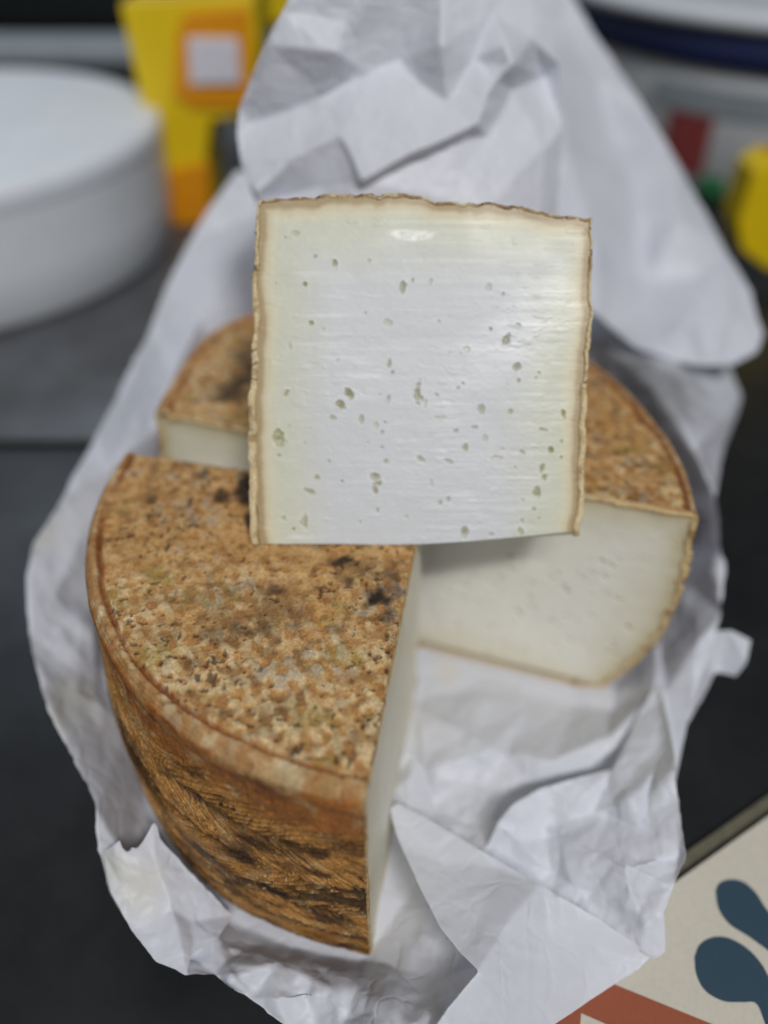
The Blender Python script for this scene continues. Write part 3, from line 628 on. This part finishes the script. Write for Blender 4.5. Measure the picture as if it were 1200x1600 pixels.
def sheet(name, outline, lines, parent, org, g=3.0, crumple=((70, .22), (28, .07), (11, .018)), soft=2, seed=0, rag=1.5, flat=None, stain_or_shade=()):
    """a sheet of paper traced as an outline and fold lines; every traced point has its own height (px,py,z) or distance (px,py,None,Y)"""
    pts, vals, segs = [], [], []
    def addline(l, closed):
        i0 = len(pts)
        for t in l: pts.append((t[0] + 1e-3 * len(pts), t[1])); vals.append(P3(t))
        for i in range(len(l) - 1): segs.append((i0 + i, i0 + i + 1))
        if closed: segs.append((i0 + len(l) - 1, i0))
    addline(outline, True)
    for l in lines: addline(l, False)
    # ragged outline
    r = np.random.RandomState(seed + 1); poly = []
    for i in range(len(outline)):
        a = np.array(outline[i][:2], float); b = np.array(outline[(i + 1) % len(outline)][:2], float); L = np.linalg.norm(b - a); n = max(1, int(L / 9))
        for k in range(n):
            q = a + (b - a) * k / n
            if k: q = q + np.array([-(b - a)[1], (b - a)[0]]) / L * (r.normal() * rag * .35 + rag * 1.6 * noise(np.array([[q[0] / 55., q[1] / 55., seed]]), 1, 9)[0])
            poly.append(tuple(q))
    A = np.array(poly); x0, y0 = A.min(0) - 3 * g; W_ = int((A[:, 0].max() - x0) / g) + 5; H_ = int((A[:, 1].max() - y0) / g) + 5
    G = raster(pts, vals, x0, y0, W_, H_, g, segs)
    hole = ~np.isnan(G[..., 0]); G = fill(G, 400); G = blur(G, soft)
    N = grid_normals(G); N *= np.sign(np.sum(N * (np.array([0, 0, CAMH]) - G), -1))[..., None]
    disp = 0
    for i, (pitch, amp) in enumerate(crumple):
        m = crumple_map(x0, y0, W_, H_, g, pitch, seed * 10 + i + 5)
        if pitch > 20: m = blur(m, 1)
        disp = disp + amp * m
    env = .55 + .9 * ss(-.4, .5, fbm(G, .16, 3, 200 + seed)); disp = disp * env
    XX, YY_ = np.meshgrid(np.arange(W_) * g + x0, np.arange(H_) * g + y0)
    inn_ = inside(XX, YY_, poly).astype(float); disp = disp * (.35 + .65 * ss(.5, 1, blur(inn_, 12)))
    X, Y_ = np.meshgrid(np.arange(W_) * g + x0, np.arange(H_) * g + y0)
    if flat is not None: disp = disp * flat(X, Y_, G)
    Gz = G[..., 2].copy(); V = G + N * disp[..., None]; V[..., 2] = np.maximum(V[..., 2], np.minimum(Gz, -.03) if flat is not None else .02)
    ins = inside(X, Y_, poly)
    # keep cells with at least one inside corner; snap their outside corners to the outline
    cell = ins[:-1, :-1] | ins[1:, :-1] | ins[1:, 1:] | ins[:-1, 1:]
    need = np.zeros_like(ins); need[:-1, :-1] |= cell; need[1:, :-1] |= cell; need[1:, 1:] |= cell; need[:-1, 1:] |= cell
    snap = need & ~ins; sx, sy = X[snap], Y_[snap]; best = np.full(sx.shape, 1e9); bx, by = sx.copy(), sy.copy()
    for i in range(len(poly)):
        a = np.array(poly[i]); b = np.array(poly[(i + 1) % len(poly)]); ab = b - a; L2_ = max(ab @ ab, 1e-9)
        t = np.clip(((sx - a[0]) * ab[0] + (sy - a[1]) * ab[1]) / L2_, 0, 1); qx, qy = a[0] + t * ab[0], a[1] + t * ab[1]; d = (qx - sx) ** 2 + (qy - sy) ** 2
        k = d < best; best[k] = d[k]; bx[k] = qx[k]; by[k] = qy[k]
    fx, fy = np.clip((bx - x0) / g, 0, W_ - 1.001), np.clip((by - y0) / g, 0, H_ - 1.001); ix, iy = fx.astype(int), fy.astype(int); tx, ty = (fx - ix)[:, None], (fy - iy)[:, None]
    V2 = V.copy(); V2[snap] = V[iy, ix] * (1 - tx) * (1 - ty) + V[iy, ix + 1] * tx * (1 - ty) + V[iy + 1, ix] * (1 - tx) * ty + V[iy + 1, ix + 1] * tx * ty
    idx = np.full(need.shape, -1); idx[need] = np.arange(need.sum())
    F = np.stack([idx[:-1, :-1][cell], idx[1:, :-1][cell], idx[1:, 1:][cell], idx[:-1, 1:][cell]], -1)
    c = np.tile(PAPERC, (int(need.sum()), 1)); Vn = V2[need]
    for (px, py, rad, st, *sc_) in stain_or_shade:                       # faint greasy marks; the grey ones are painted-in shade
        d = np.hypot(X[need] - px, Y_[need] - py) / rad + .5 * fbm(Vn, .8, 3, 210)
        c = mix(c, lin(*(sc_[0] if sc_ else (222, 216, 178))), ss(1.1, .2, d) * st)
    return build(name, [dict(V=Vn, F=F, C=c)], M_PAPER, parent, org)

PO = (0, 16, 0)
pap = empty('wrapping_paper', PO, 'large crumpled sheet of white waxed paper opened out under and behind the cheeses', 'paper')

def on_table(X, Y_, G):                                    # calm where the cheeses stand
    gx, gy = G[..., 0], G[..., 1]
    d1 = np.hypot(gx - O[0], gy - O[1]); ang = np.degrees(np.arctan2(gy - O[1], gx - O[0])) % 360
    in1 = ss(R + 1.3, R + .2, d1) * ((ang > 160) & (ang < 270)); in2 = ss(-1.2, -.1, (gx - C2[0]) * -nH[0] + (gy - C2[1]) * -nH[1]) * ss(10.6, 9.2, np.hypot(gx - C2[0], gy - C2[1] - 2))
    return 1 - np.clip(np.maximum(in1, in2), 0, 1) * .97 * ss(1.2, .4, G[..., 2])

# main sheet
MO = [(372, 262, None, 39), (322, 330, None, 37), (288, 390, None, 35.5), (262, 440, None, 33.5), (232, 520, None, 31), (196, 592, None, 29), (150, 680, None, 26), (102, 770, 5.2), (50, 850, 4.8), (38, 905, 4.6), (42, 985, 4.4), (62, 1080, 4.2), (100, 1160, 3.8), (150, 1262, 3.2),
      (153, 1330, 2.6), (172, 1395, 2.0), (205, 1452, 1.8), (243, 1503, 1.6), (290, 1524, 1.8), (335, 1522, 1.5), (390, 1560, 1.4), (450, 1606, 1.3), (520, 1660, 1.3), (760, 1740, 1.6), (850, 1600, .9), (960, 1500, .3),
      (1020, 1400, .5), (1060, 1200, 1.2), (1080, 1100, 2.0), (1128, 960, 3.2), (1130, 880, 4.2), (1118, 780, 5.0), (1130, 700, None, 27), (1160, 620, None, 31), (1100, 480, None, 37), (900, 420, None, 39), (600, 400, None, 40), (440, 300, None, 39)]
ML = [[(640, 1012, .0), (760, 1062, .0), (900, 1100, .0), (960, 1110, .3)],
      [(700, 1130, .9), (770, 1170, 1.2), (860, 1190, 1.4), (950, 1150, 1.6), (1020, 1080, 1.9)],
      [(640, 1100, .2), (700, 1130, .9)], [(650, 1210, .3), (780, 1230, .6), (900, 1230, .7)],
      [(600, 1320, .05), (640, 1400, .3), (700, 1520, 1.9), (745, 1570, 2.8)],
      [(480, 1500, .5), (560, 1552, 1.8), (640, 1602, 3.2), (700, 1640, 3.4), (800, 1690, 2.6)],
      [(570, 1500, .03), (615, 1520, .7), (690, 1585, 2.8)],
      [(300, 1400, .1), (360, 1440, .15), (450, 1480, .1), (560, 1505, .05)],
      [(262, 1330, .3), (290, 1400, .8), (330, 1450, 1.5), (380, 1475, 1.0), (440, 1500, 1.5), (520, 1550, 1.6)],
      [(330, 1450, 1.5), (300, 1500, 1.2), (292, 1520, 1.7)], [(440, 1500, 1.5), (430, 1560, 1.8)], [(380, 1475, 1.0), (360, 1530, 1.9)],
      [(225, 1240, .6), (190, 1160, 1.5), (170, 1080, 1.9), (160, 980, 2.2)],
      [(240, 1090, .02), (300, 1260, .02), (400, 1370, .02), (500, 1420, .02)],
      [(100, 1040, 3.5), (145, 990, 3.2), (90, 930, 4.2), (60, 860, 4.6)], [(150, 940, 2.6), (130, 830, 4.0), (165, 740, 4.6)], [(200, 1350, 1.8), (230, 1420, 1.3), (250, 1480, 1.6)],
      [(280, 900, .02), (330, 800, .02), (400, 700, .02)], [(250, 660, None, 24.2), (270, 590, None, 27), (310, 500, None, 31)],
      [(400, 900, 0.), (700, 950, 0.), (900, 950, 0.), (950, 900, 0.), (900, 760, 0.), (500, 700, 0.)],
      [(960, 1075, .4), (1030, 990, 1.2), (1075, 900, 1.8), (1100, 810, 2.2)],
      [(1085, 700, None, 22.5), (1030, 610, None, 25.5), (950, 540, None, 30)], [(1090, 1000, 2.9), (1040, 1080, 1.7)]]
main = sheet('sheet', MO, ML, pap, PO, flat=on_table, seed=1, soft=1, crumple=((75, .20), (34, .10), (13, .024)), stain_or_shade=((700, 1050, 26, .35), (1010, 640, 110, .85, (148, 148, 150)), (960, 560, 70, .8, (148, 148, 150)), (1060, 740, 60, .7, (160, 160, 160)), (215, 1400, 60, .3), (110, 1100, 60, .3), (60, 830, 40, .2)))  # grey patches: dimness of the wall under the lobe, painted into the paper

# right crinkled panel that rises beside the opening
RO = [(1030, 1065, 2.2), (1045, 1130, 2.9), (1058, 1200, 3.4), (1071, 1338, 3.0), (1052, 1385, 2.6), (1036, 1425, 2.2), (1040, 1488, 1.5), (1022, 1500, 1.3), (960, 1465, 1.3), (850, 1400, .8), (755, 1330, .9),
      (775, 1290, 1.9), (800, 1256, 2.3), (850, 1228, 2.4), (905, 1213, 2.4), (955, 1204, 2.2), (975, 1165, 1.8), (1000, 1110, 1.9)]
RL = [[(958, 1206, 2.2), (985, 1250, 2.9), (1000, 1290, 2.3), (975, 1350, 2.8), (980, 1400, 2.1), (1010, 1450, 1.9)], [(905, 1216, 2.4), (925, 1270, 1.9), (933, 1330, 2.4), (910, 1390, 1.2)],
      [(985, 1250, 2.9), (1030, 1200, 2.8)], [(800, 1258, 2.3), (850, 1290, 1.5), (925, 1270, 1.9)], [(933, 1330, 2.4), (975, 1350, 2.8), (1060, 1330, 2.8)], [(850, 1290, 1.5), (860, 1360, 1.0)], [(980, 1400, 2.1), (1045, 1400, 2.5)]]
sheet('creased_panel', RO, RL, pap, PO, seed=2, g=2.5, crumple=((58, .20), (26, .06), (11, .014)), soft=1, rag=.8)

# folded flap in front, pointing at the cheese
FO = [(607, 1262, 2.2), (622, 1252, 2.2), (668, 1278, 2.2), (742, 1322, 2.3), (850, 1384, 2.7), (940, 1436, 2.1), (1021, 1492, 1.3), (1000, 1515, 1.1), (965, 1536, 1.0), (915, 1568, 1.1), (862, 1604, 1.5), (800, 1680, 1.8), (700, 1700, 2.8),
      (655, 1640, 3.5), (700, 1575, 3.5), (748, 1518, 3.5), (720, 1490, 3.3), (688, 1450, 3.1), (655, 1385, 2.7), (622, 1312, 2.3)]
FL = [[(840, 1380, 2.75), (800, 1435, 3.1), (770, 1482, 3.35), (750, 1518, 3.5)], [(632, 1262, 2.25), (690, 1350, 2.3), (735, 1470, 3.1)], [(690, 1350, 2.3), (780, 1355, 2.35)],
      [(850, 1450, 2.35), (835, 1540, 2.2), (790, 1610, 2.3)], [(850, 1450, 2.35), (935, 1480, 1.5), (1010, 1494, 1.3)], [(835, 1540, 2.2), (920, 1530, 1.3)]]
sheet('folded_flap', FO, FL, pap, PO, seed=3, crumple=((60, .06), (24, .024), (9, .009)), soft=2, rag=.5)

# small pale fold beside the cut side of the quarter
SO = [(632, 1168, 1.2), (648, 1182, 1.3), (664, 1200, 1.2), (672, 1232, .9), (684, 1275, .9), (640, 1262, 1.4), (612, 1250, 1.5), (614, 1232, 1.0), (622, 1205, .9)]
sheet('small_fold', SO, [[(664, 1200, 1.2), (640, 1215, 1.5), (616, 1230, 1.1)]], pap, PO, seed=4, g=2.0, crumple=((20, .03), (9, .012)), soft=1, rag=.4)

# torn corner at lower left
TO = [(160, 1330, 2.9), (176, 1322, 3.2), (186, 1312, 3.3), (192, 1326, 3.2), (201, 1334, 3.1), (206, 1324, 3.3), (214, 1327, 3.2), (224, 1314, 3.4), (232, 1300, 3.5), (240, 1284, 3.6), (246, 1290, 3.5), (250, 1310, 3.2), (285, 1350, 2.4), (330, 1395, 1.6),
      (365, 1432, 1.0), (340, 1470, 1.6), (300, 1490, 1.9), (292, 1523, 2.1), (243, 1504, 2.0), (204, 1453, 2.2), (172, 1395, 2.5)]
TL = [[(240, 1286, 3.6), (245, 1350, 2.9), (270, 1420, 2.2), (290, 1510, 2.1)], [(186, 1314, 3.3), (190, 1380, 2.6), (225, 1450, 2.1)], [(310, 1375, 2.0), (300, 1440, 1.7)]]
sheet('torn_corner', TO, TL, pap, PO, seed=5, g=2.5, crumple=((46, .07), (19, .03), (8, .012)), soft=1, rag=1.2, stain_or_shade=((215, 1380, 60, .35), (170, 1345, 30, .3)))

# outer fold sticking out at far right
VO = [(1040, 1090, 1.6), (1075, 1020, 2.4), (1105, 985, 3.0), (1140, 982, 3.0), (1176, 1000, 2.6), (1168, 1036, 2.2), (1152, 1058, 1.8), (1120, 1050, 1.4), (1085, 1110, .9), (1048, 1175, .5), (1040, 1130, .9)]
sheet('outer_fold', VO, [[(1105, 987, 3.0), (1090, 1050, 2.4), (1050, 1120, 1.5)]], pap, PO, seed=6, crumple=((60, .08), (25, .03)), soft=2, rag=1.5)

# tall sheet behind at the right: a lobe folding forward over a shaded wall
BO = [(760, -40, None, 46), (880, -30, None, 48), (925, 40, None, 47), (965, 105, None, 45), (1010, 170, None, 43), (1055, 245, None, 41), (1095, 320, None, 38.5), (1135, 395, None, 36), (1178, 455, None, 33.5), (1198, 520, None, 31), (1188, 550, None, 30),
      (1150, 572, None, 29.2), (1100, 575, None, 28.6), (1050, 568, None, 28.2), (1000, 548, None, 28.2), (960, 520, None, 28.6), (920, 485, None, 29.2), (860, 470, None, 31), (780, 400, None, 34), (760, 200, None, 40)]
BL = [[(885, 40, None, 47), (870, 140, None, 41), (885, 250, None, 37), (930, 380, None, 32.5), (960, 500, None, 29)], [(930, 120, None, 44), (960, 220, None, 43), (1000, 330, None, 37.5), (1010, 440, None, 34), (1030, 560, None, 28.5)],
      [(1040, 240, None, 41), (1060, 340, None, 36), (1090, 440, None, 34), (1110, 565, None, 28.8)], [(1130, 400, None, 35.6), (1140, 480, None, 31.5), (1160, 560, None, 29.5)], [(800, 60, None, 45), (790, 200, None, 37), (810, 350, None, 34)]]
sheet('back_sheet', BO, BL, pap, PO, seed=7, g=4, crumple=((110, .5), (50, .14)), soft=3, rag=2)

# crumpled head of the sheet standing behind the slab
HO = [(470, -40, None, 28.6), (440, 20, None, 28.3), (416, 60, None, 28.4), (392, 120, None, 28.6), (372, 170, None, 28.6), (367, 205, None, 28.2), (374, 250, None, 27.6), (388, 290, None, 27), (404, 330, None, 26.4), (480, 420, None, 25.4), (700, 460, None, 25.4), (860, 440, None, 26.5),
      (872, 330, None, 28), (880, 200, None, 29), (875, 100, None, 30), (850, 30, None, 30.5), (800, -40, None, 31), (640, -50, None, 28.8)]
HL = [[(384, 200, None, 28.6), (440, 178, None, 28.6), (500, 152, None, 28.5), (540, 130, None, 28.7), (580, 113, None, 28.7), (626, 94, None, 29.0)],
      [(626, 94, None, 29.0), (655, 130, None, 28.2), (700, 160, None, 27.7), (742, 196, None, 26.9)],
      [(742, 196, None, 26.7), (700, 218, None, 26.4), (650, 238, None, 26.2), (610, 258, None, 26.0), (566, 284, None, 25.7)],
      [(744, 201, None, 27.3), (703, 223, None, 27.0), (653, 243, None, 26.8), (613, 263, None, 26.6), (570, 288, None, 26.2)],
      [(500, 152, None, 28.5), (530, 210, None, 27.0), (566, 284, None, 25.7)], [(400, 300, None, 26.3), (450, 250, None, 26.9), (510, 170, None, 28.2)],
      [(760, 215, None, 27.6), (800, 280, None, 26.8), (800, 350, None, 26.2)], [(440, 312, None, 27.4), (500, 292, None, 27.2), (556, 286, None, 26.3)], [(640, 300, None, 26.2), (720, 270, None, 26.6), (760, 330, None, 26.0)],
      [(424, 70, None, 28.0), (408, 130, None, 28.2), (396, 192, None, 28.7)], [(540, 30, None, 28.4), (525, 80, None, 27.7), (560, 104, None, 28.6)], [(690, -10, None, 28.6), (690, 70, None, 27.6), (740, 90, None, 28.6), (770, 130, None, 27.8)],
      [(770, 20, None, 29.6), (790, 70, None, 28.2), (830, 60, None, 29.6)], [(755, 110, None, 28.6), (800, 100, None, 27.9), (800, 140, None, 28.8), (760, 150, None, 27.5)], [(850, 120, None, 30.5), (850, 230, None, 28.0), (845, 330, None, 27)]]
sheet('crumpled_head', HO, HL, pap, PO, seed=8, g=2.6, crumple=((70, .10), (30, .045), (13, .016)), soft=2, rag=1.5)

# ------------------------------------------------------------------ printed box, lower right
BZ = 0.5
bx = empty('printed_box', at(1150, 1550, z=0), 'flat cream box printed with dark blue leaves and a terracotta shape', 'box')
borg = at(1150, 1550, z=0)
M_CREAM = mat_plain('cream_card', tuple(lin(208, 202, 188)), 0.7, 0, 900, 0.05, 0.00005)
M_BLUE = mat_plain('blue_print', tuple(lin(44, 70, 88)), 0.65, 0, 2500, 0.25, 0.00004)
M_TERRA = mat_plain('terracotta_print', tuple(lin(156, 84, 56)), 0.65, 0, 2500, 0.15, 0.00004)
M_EDGE = mat_plain('dark_card_edge', tuple(lin(104, 100, 84)), 0.6, 0, 400, 0.2, 0.00005)
c1 = at(840, 1531, z=BZ); c2 = at(1290, 1212, z=BZ); dv = (c2 - c1) / np.linalg.norm(c2 - c1); pv = np.array([dv[1], -dv[0], 0])
c3 = c2 + pv * 22; c4 = c1 + pv * 22
def prism(poly, z0, z1):
    P_ = np.array(poly)[:, :2]; n = len(P_)
    V = np.vstack([np.c_[P_, np.full(n, z0)], np.c_[P_, np.full(n, z1)]]); return V, n
V, n = prism([c1, c2, c3, c4], BZ - .35, BZ)
F = np.array([[0, 1, 5, 4], [1, 2, 6, 5], [2, 3, 7, 6], [3, 0, 4, 7], [4, 5, 6, 7], [3, 2, 1, 0]])
build('lid', [dict(V=V, F=F)], M_CREAM, bx, borg, smooth=False)
ins_ = .35
V, n = prism([c1 + dv * ins_ - pv * .55, c2 - dv * ins_ - pv * .55, c3 - dv * ins_ - pv * ins_, c4 + dv * ins_ - pv * ins_], -.1, BZ - .352)
build('tray', [dict(V=V, F=F)], M_EDGE, bx, borg, smooth=False)
def decal(name, pxpts, mat, dz=.012, curve=True):
    pts = np.array([at(x, y, z=BZ + dz) for x, y in pxpts])
    if curve: pts = spline(np.vstack([pts, pts[:1]]), 90)[:-1]
    o_ = pts.mean(0); o_[2] = BZ + dz
    vs, es, fs, *_ = delaunay_2d_cdt([Vector(p[:2]) for p in pts], [(i, (i + 1) % len(pts)) for i in range(len(pts))], [], 1, 1e-6)
    V = np.array([[v[0], v[1], BZ + dz] for v in vs]); F = np.array([list(f) for f in fs])
    build(name, [dict(V=V, F=F)], mat, bx, borg, smooth=False)
decal('leaf_print', [(1118, 1392), (1124, 1380), (1140, 1374), (1162, 1378), (1182, 1396), (1196, 1418), (1216, 1440), (1260, 1480), (1262, 1520), (1225, 1505), (1196, 1482), (1168, 1462), (1140, 1444), (1123, 1420)], M_BLUE)
decal('leaf_print', [(1085, 1495), (1094, 1475), (1115, 1464), (1140, 1466), (1168, 1482), (1190, 1506), (1206, 1535), (1240, 1590), (1250, 1650), (1212, 1640), (1196, 1600), (1182, 1568), (1160, 1566), (1130, 1564), (1102, 1548), (1088, 1522)], M_BLUE)
decal('terracotta_print', [(953, 1535), (1120, 1603), (1180, 1640), (1000, 1720), (760, 1720), (840, 1603), (915, 1550)], M_TERRA, curve=False)
decal('cream_print', [(908, 1583), (960, 1606), (1010, 1650), (900, 1680)], M_CREAM, dz=.024, curve=False)

# ------------------------------------------------------------------ background containers (all far out of focus)
M_TUB = mat_plain('white_plastic', tuple(lin(236, 240, 246)), 0.45, 0, 20, 0.04, 0.0001)
M_LIDP = mat_plain('lid_plastic', tuple(lin(232, 238, 246)), 0.5, 0, 20, 0.05, 0.0001)
M_GREY = mat_plain('grey_plastic', tuple(lin(160, 170, 178)), 0.4, 0, 20, 0.08, 0.0001)
M_BLACK = mat_plain('black_plastic', tuple(lin(28, 34, 36)), 0.5, 0, 20, 0.1, 0.0001)
tc = (-32.0, 56.5)
t = empty('plastic_tub', (*tc, 0), 'big round white plastic tub with a closed lid, out of focus at the left edge', 'tub')
build('body', [dict(V=lathe([(0.1, .3), (15.4, .3), (15.9, .9), (16.1, 4), (16.3, 7.4)], c=tc), flip=True)], M_TUB, t, (*tc, 0))
build('lid', [dict(V=lathe([(16.3, 7.35), (16.36, 7.5), (16.4, 8.3), (16.25, 8.8), (15.8, 9.0), (15.2, 9.0), (0.1, 9.05)], c=tc), flip=True)], M_LIDP, t, (*tc, 0))
M_TRAY = mat_plain('pale_steel', (0.17, 0.18, 0.195), 0.5, 0.6, 30, 0.2, 0.0001, 0.5, (0.15, 1, 1))
tr_ = empty('steel_tray', (-40, 60, 0), 'shallow grey steel tray under the white tub at the left', 'tray')
build('base', [dict(V=rbox(-75, -13.5, 33, 92, -.1, .28, .18))], M_TRAY, tr_, (-40, 60, 0))
build('rim', [dict(V=rbox(-75, -13.6, 32.2, 33.2, -.1, .34, .2))], M_TRAY, tr_, (-40, 60, 0))
# dark crate with a grey lid behind the tub
d0 = (-48, 96, 0)
t = empty('black_crate', d0, 'dark crate with a grey lid standing behind the white tub, top left corner', 'crate')
build('body', [dict(V=rbox(-95, -27, 97, 103, -.1, 4.2, .8))], M_BLACK, t, d0)
build('lid', [dict(V=rbox(-96, -27, 96, 103.5, 4.3, 6.4, .6))], M_GREY, t, d0)
t2 = build('dark_tray', [dict(V=rbox(-110, -28, 140, 180, -.1, 26, 2))], M_BLACK); t2['label'] = 'tall black container at the very top left, behind the low crate'; t2['category'] = 'container'
# yellow packages
M_YEL = mat_plain('yellow_print', tuple(lin(238, 204, 20)), 0.4, 0, 20, 0.06, 0.0001)
M_ORA = mat_plain('orange_print', tuple(lin(232, 152, 16)), 0.4, 0, 20, 0.08, 0.0001)
M_BRN = mat_plain('brown_print', tuple(lin(60, 40, 24)), 0.5, 0, 20, 0.08, 0.0001)
M_LAB = mat_plain('white_label', tuple(lin(224, 222, 232)), 0.5, 0, 20, 0.03, 0.0001)
def panel(name, pts, Y, depth, mat, parent, org):
    """a flat-fronted solid: traced front outline at distance Y, real thickness behind"""
    f = np.array([at(x, y, Y=Y) for x, y in pts]); b = f + [0, depth, 0]; n = len(f)
    V = np.vstack([f, b]); F4 = [[i, (i + 1) % n, n + (i + 1) % n, n + i] for i in range(n)]
    ctr = np.vstack([f.mean(0), b.mean(0)]); V = np.vstack([V, ctr]); F3 = [[(i + 1) % n, i, 2 * n] for i in range(n)] + [[n + i, n + (i + 1) % n, 2 * n + 1] for i in range(n)]
    Fq = [f4 for f4 in F4] + [[a, b_, c_, c_] for a, b_, c_ in F3]
    me = bpy.data.meshes.new(name); me.from_pydata([tuple((v - np.array(org)) * CM) for v in V], [], [tuple(f4) for f4 in F4] + [tuple(f3) for f3 in F3]); me.update()
    me.materials.append(mat); o = bpy.data.objects.new(name, me); COL.objects.link(o); o.parent = parent
    bv = o.modifiers.new('b', 'BEVEL'); bv.width = 0.002; bv.segments = 2
    return o
yo = at(270, 360, z=0)
t = empty('yellow_package', yo, 'yellow and orange package with a white square label, beside the white tub', 'package')
YY = yo[1]
panel('front', [(186, 4), (398, -6), (404, 60), (398, 178), (330, 190), (322, 250), (330, 348), (262, 352), (236, 300), (228, 200), (205, 90)], YY, 7, M_YEL, t, yo)
panel('orange_panel', [(285, 22), (388, 12), (392, 60), (392, 172), (300, 170), (270, 150), (275, 60)], YY - .25, .3, M_ORA, t, yo)
panel('white_label', [(292, 58), (372, 60), (376, 132), (296, 134)], YY - .5, .3, M_LAB, t, yo)
panel('orange_base', [(262, 268), (326, 252), (330, 352), (268, 354)], YY - .25, .3, M_ORA, t, yo)
panel('dark_base', [(232, 232), (256, 232), (268, 358), (244, 352)], YY - .3, .4, M_BRN, t, yo)
yo2 = at(450, 190, z=0)
t = empty('yellow_box', yo2, 'yellow box whose lower edge shows at the top beside the crumpled paper', 'package')
panel('front', [(392, -60), (500, -60), (480, 34), (398, 40)], yo2[1], 8, M_YEL, t, yo2)
panel('stand', [(392, 42), (480, 36), (474, 190), (400, 190)], yo2[1] + 1, 6, M_GREY, t, yo2)
# white bucket with a blue band
M_NAVY = mat_plain('blue_band', tuple(lin(48, 58, 104)), 0.4, 0, 20, 0.05, 0.0001)
M_RED = mat_plain('red_print', tuple(lin(150, 70, 70)), 0.4, 0, 20, 0.1, 0.0001)
M_GRN = mat_plain('green_print', tuple(lin(60, 140, 90)), 0.4, 0, 20, 0.1, 0.0001)
bc = (43.0, 88.0)
t = empty('plastic_bucket', (*bc, 0), 'white bucket with navy band and small red and green label, top right', 'bucket')
build('body', [dict(V=lathe([(.1, -.1), (24, -.1), (24.6, .5), (25.6, 9.7)], c=bc), flip=True)], M_TUB, t, (*bc, 0))
build('blue_band', [dict(V=lathe([(25.7, 9.7), (26.0, 9.8), (26.3, 12.4), (26.0, 12.5)], c=bc), flip=True)], M_NAVY, t, (*bc, 0))
build('lid', [dict(V=lathe([(26.2, 12.5), (26.9, 12.6), (26.9, 13.6), (26.0, 13.8), (25.5, 13.4), (.1, 13.4)], c=bc), flip=True)], M_LIDP, t, (*bc, 0))
def patch(name, a0, a1, z0, z1, mat):
    zz = np.linspace(z0, z1, 6); r0 = 24.75 + (25.6 - 24.6) * zz / 9.7
    build(name, [dict(V=lathe(np.c_[r0, zz], 12, math.radians(a0), math.radians(a1), bc), flip=True)], mat, t, (*bc, 0))
patch('grey_label', 218, 262, 6.4, 8.4, M_GREY)
M_LB2 = M_RED; patch('red_print', 222, 231, 1.6, 6.2, M_RED); patch('green_print', 231, 236, .2, 1.7, M_GRN)
y3 = at(1190, 420, z=0)
t = empty('yellow_packet', y3, 'bright yellow packet at the right edge, in front of the bucket', 'packet')
panel('front', [(1178, 268), (1206, 250), (1290, 250), (1290, 430), (1200, 424), (1158, 392), (1152, 350)], y3[1] - 4, 3, M_YEL, t, y3)
panel('seal', [(1210, 236), (1290, 236), (1290, 249), (1208, 249)], y3[1] - 3.4, 1.5, M_ORA, t, y3)
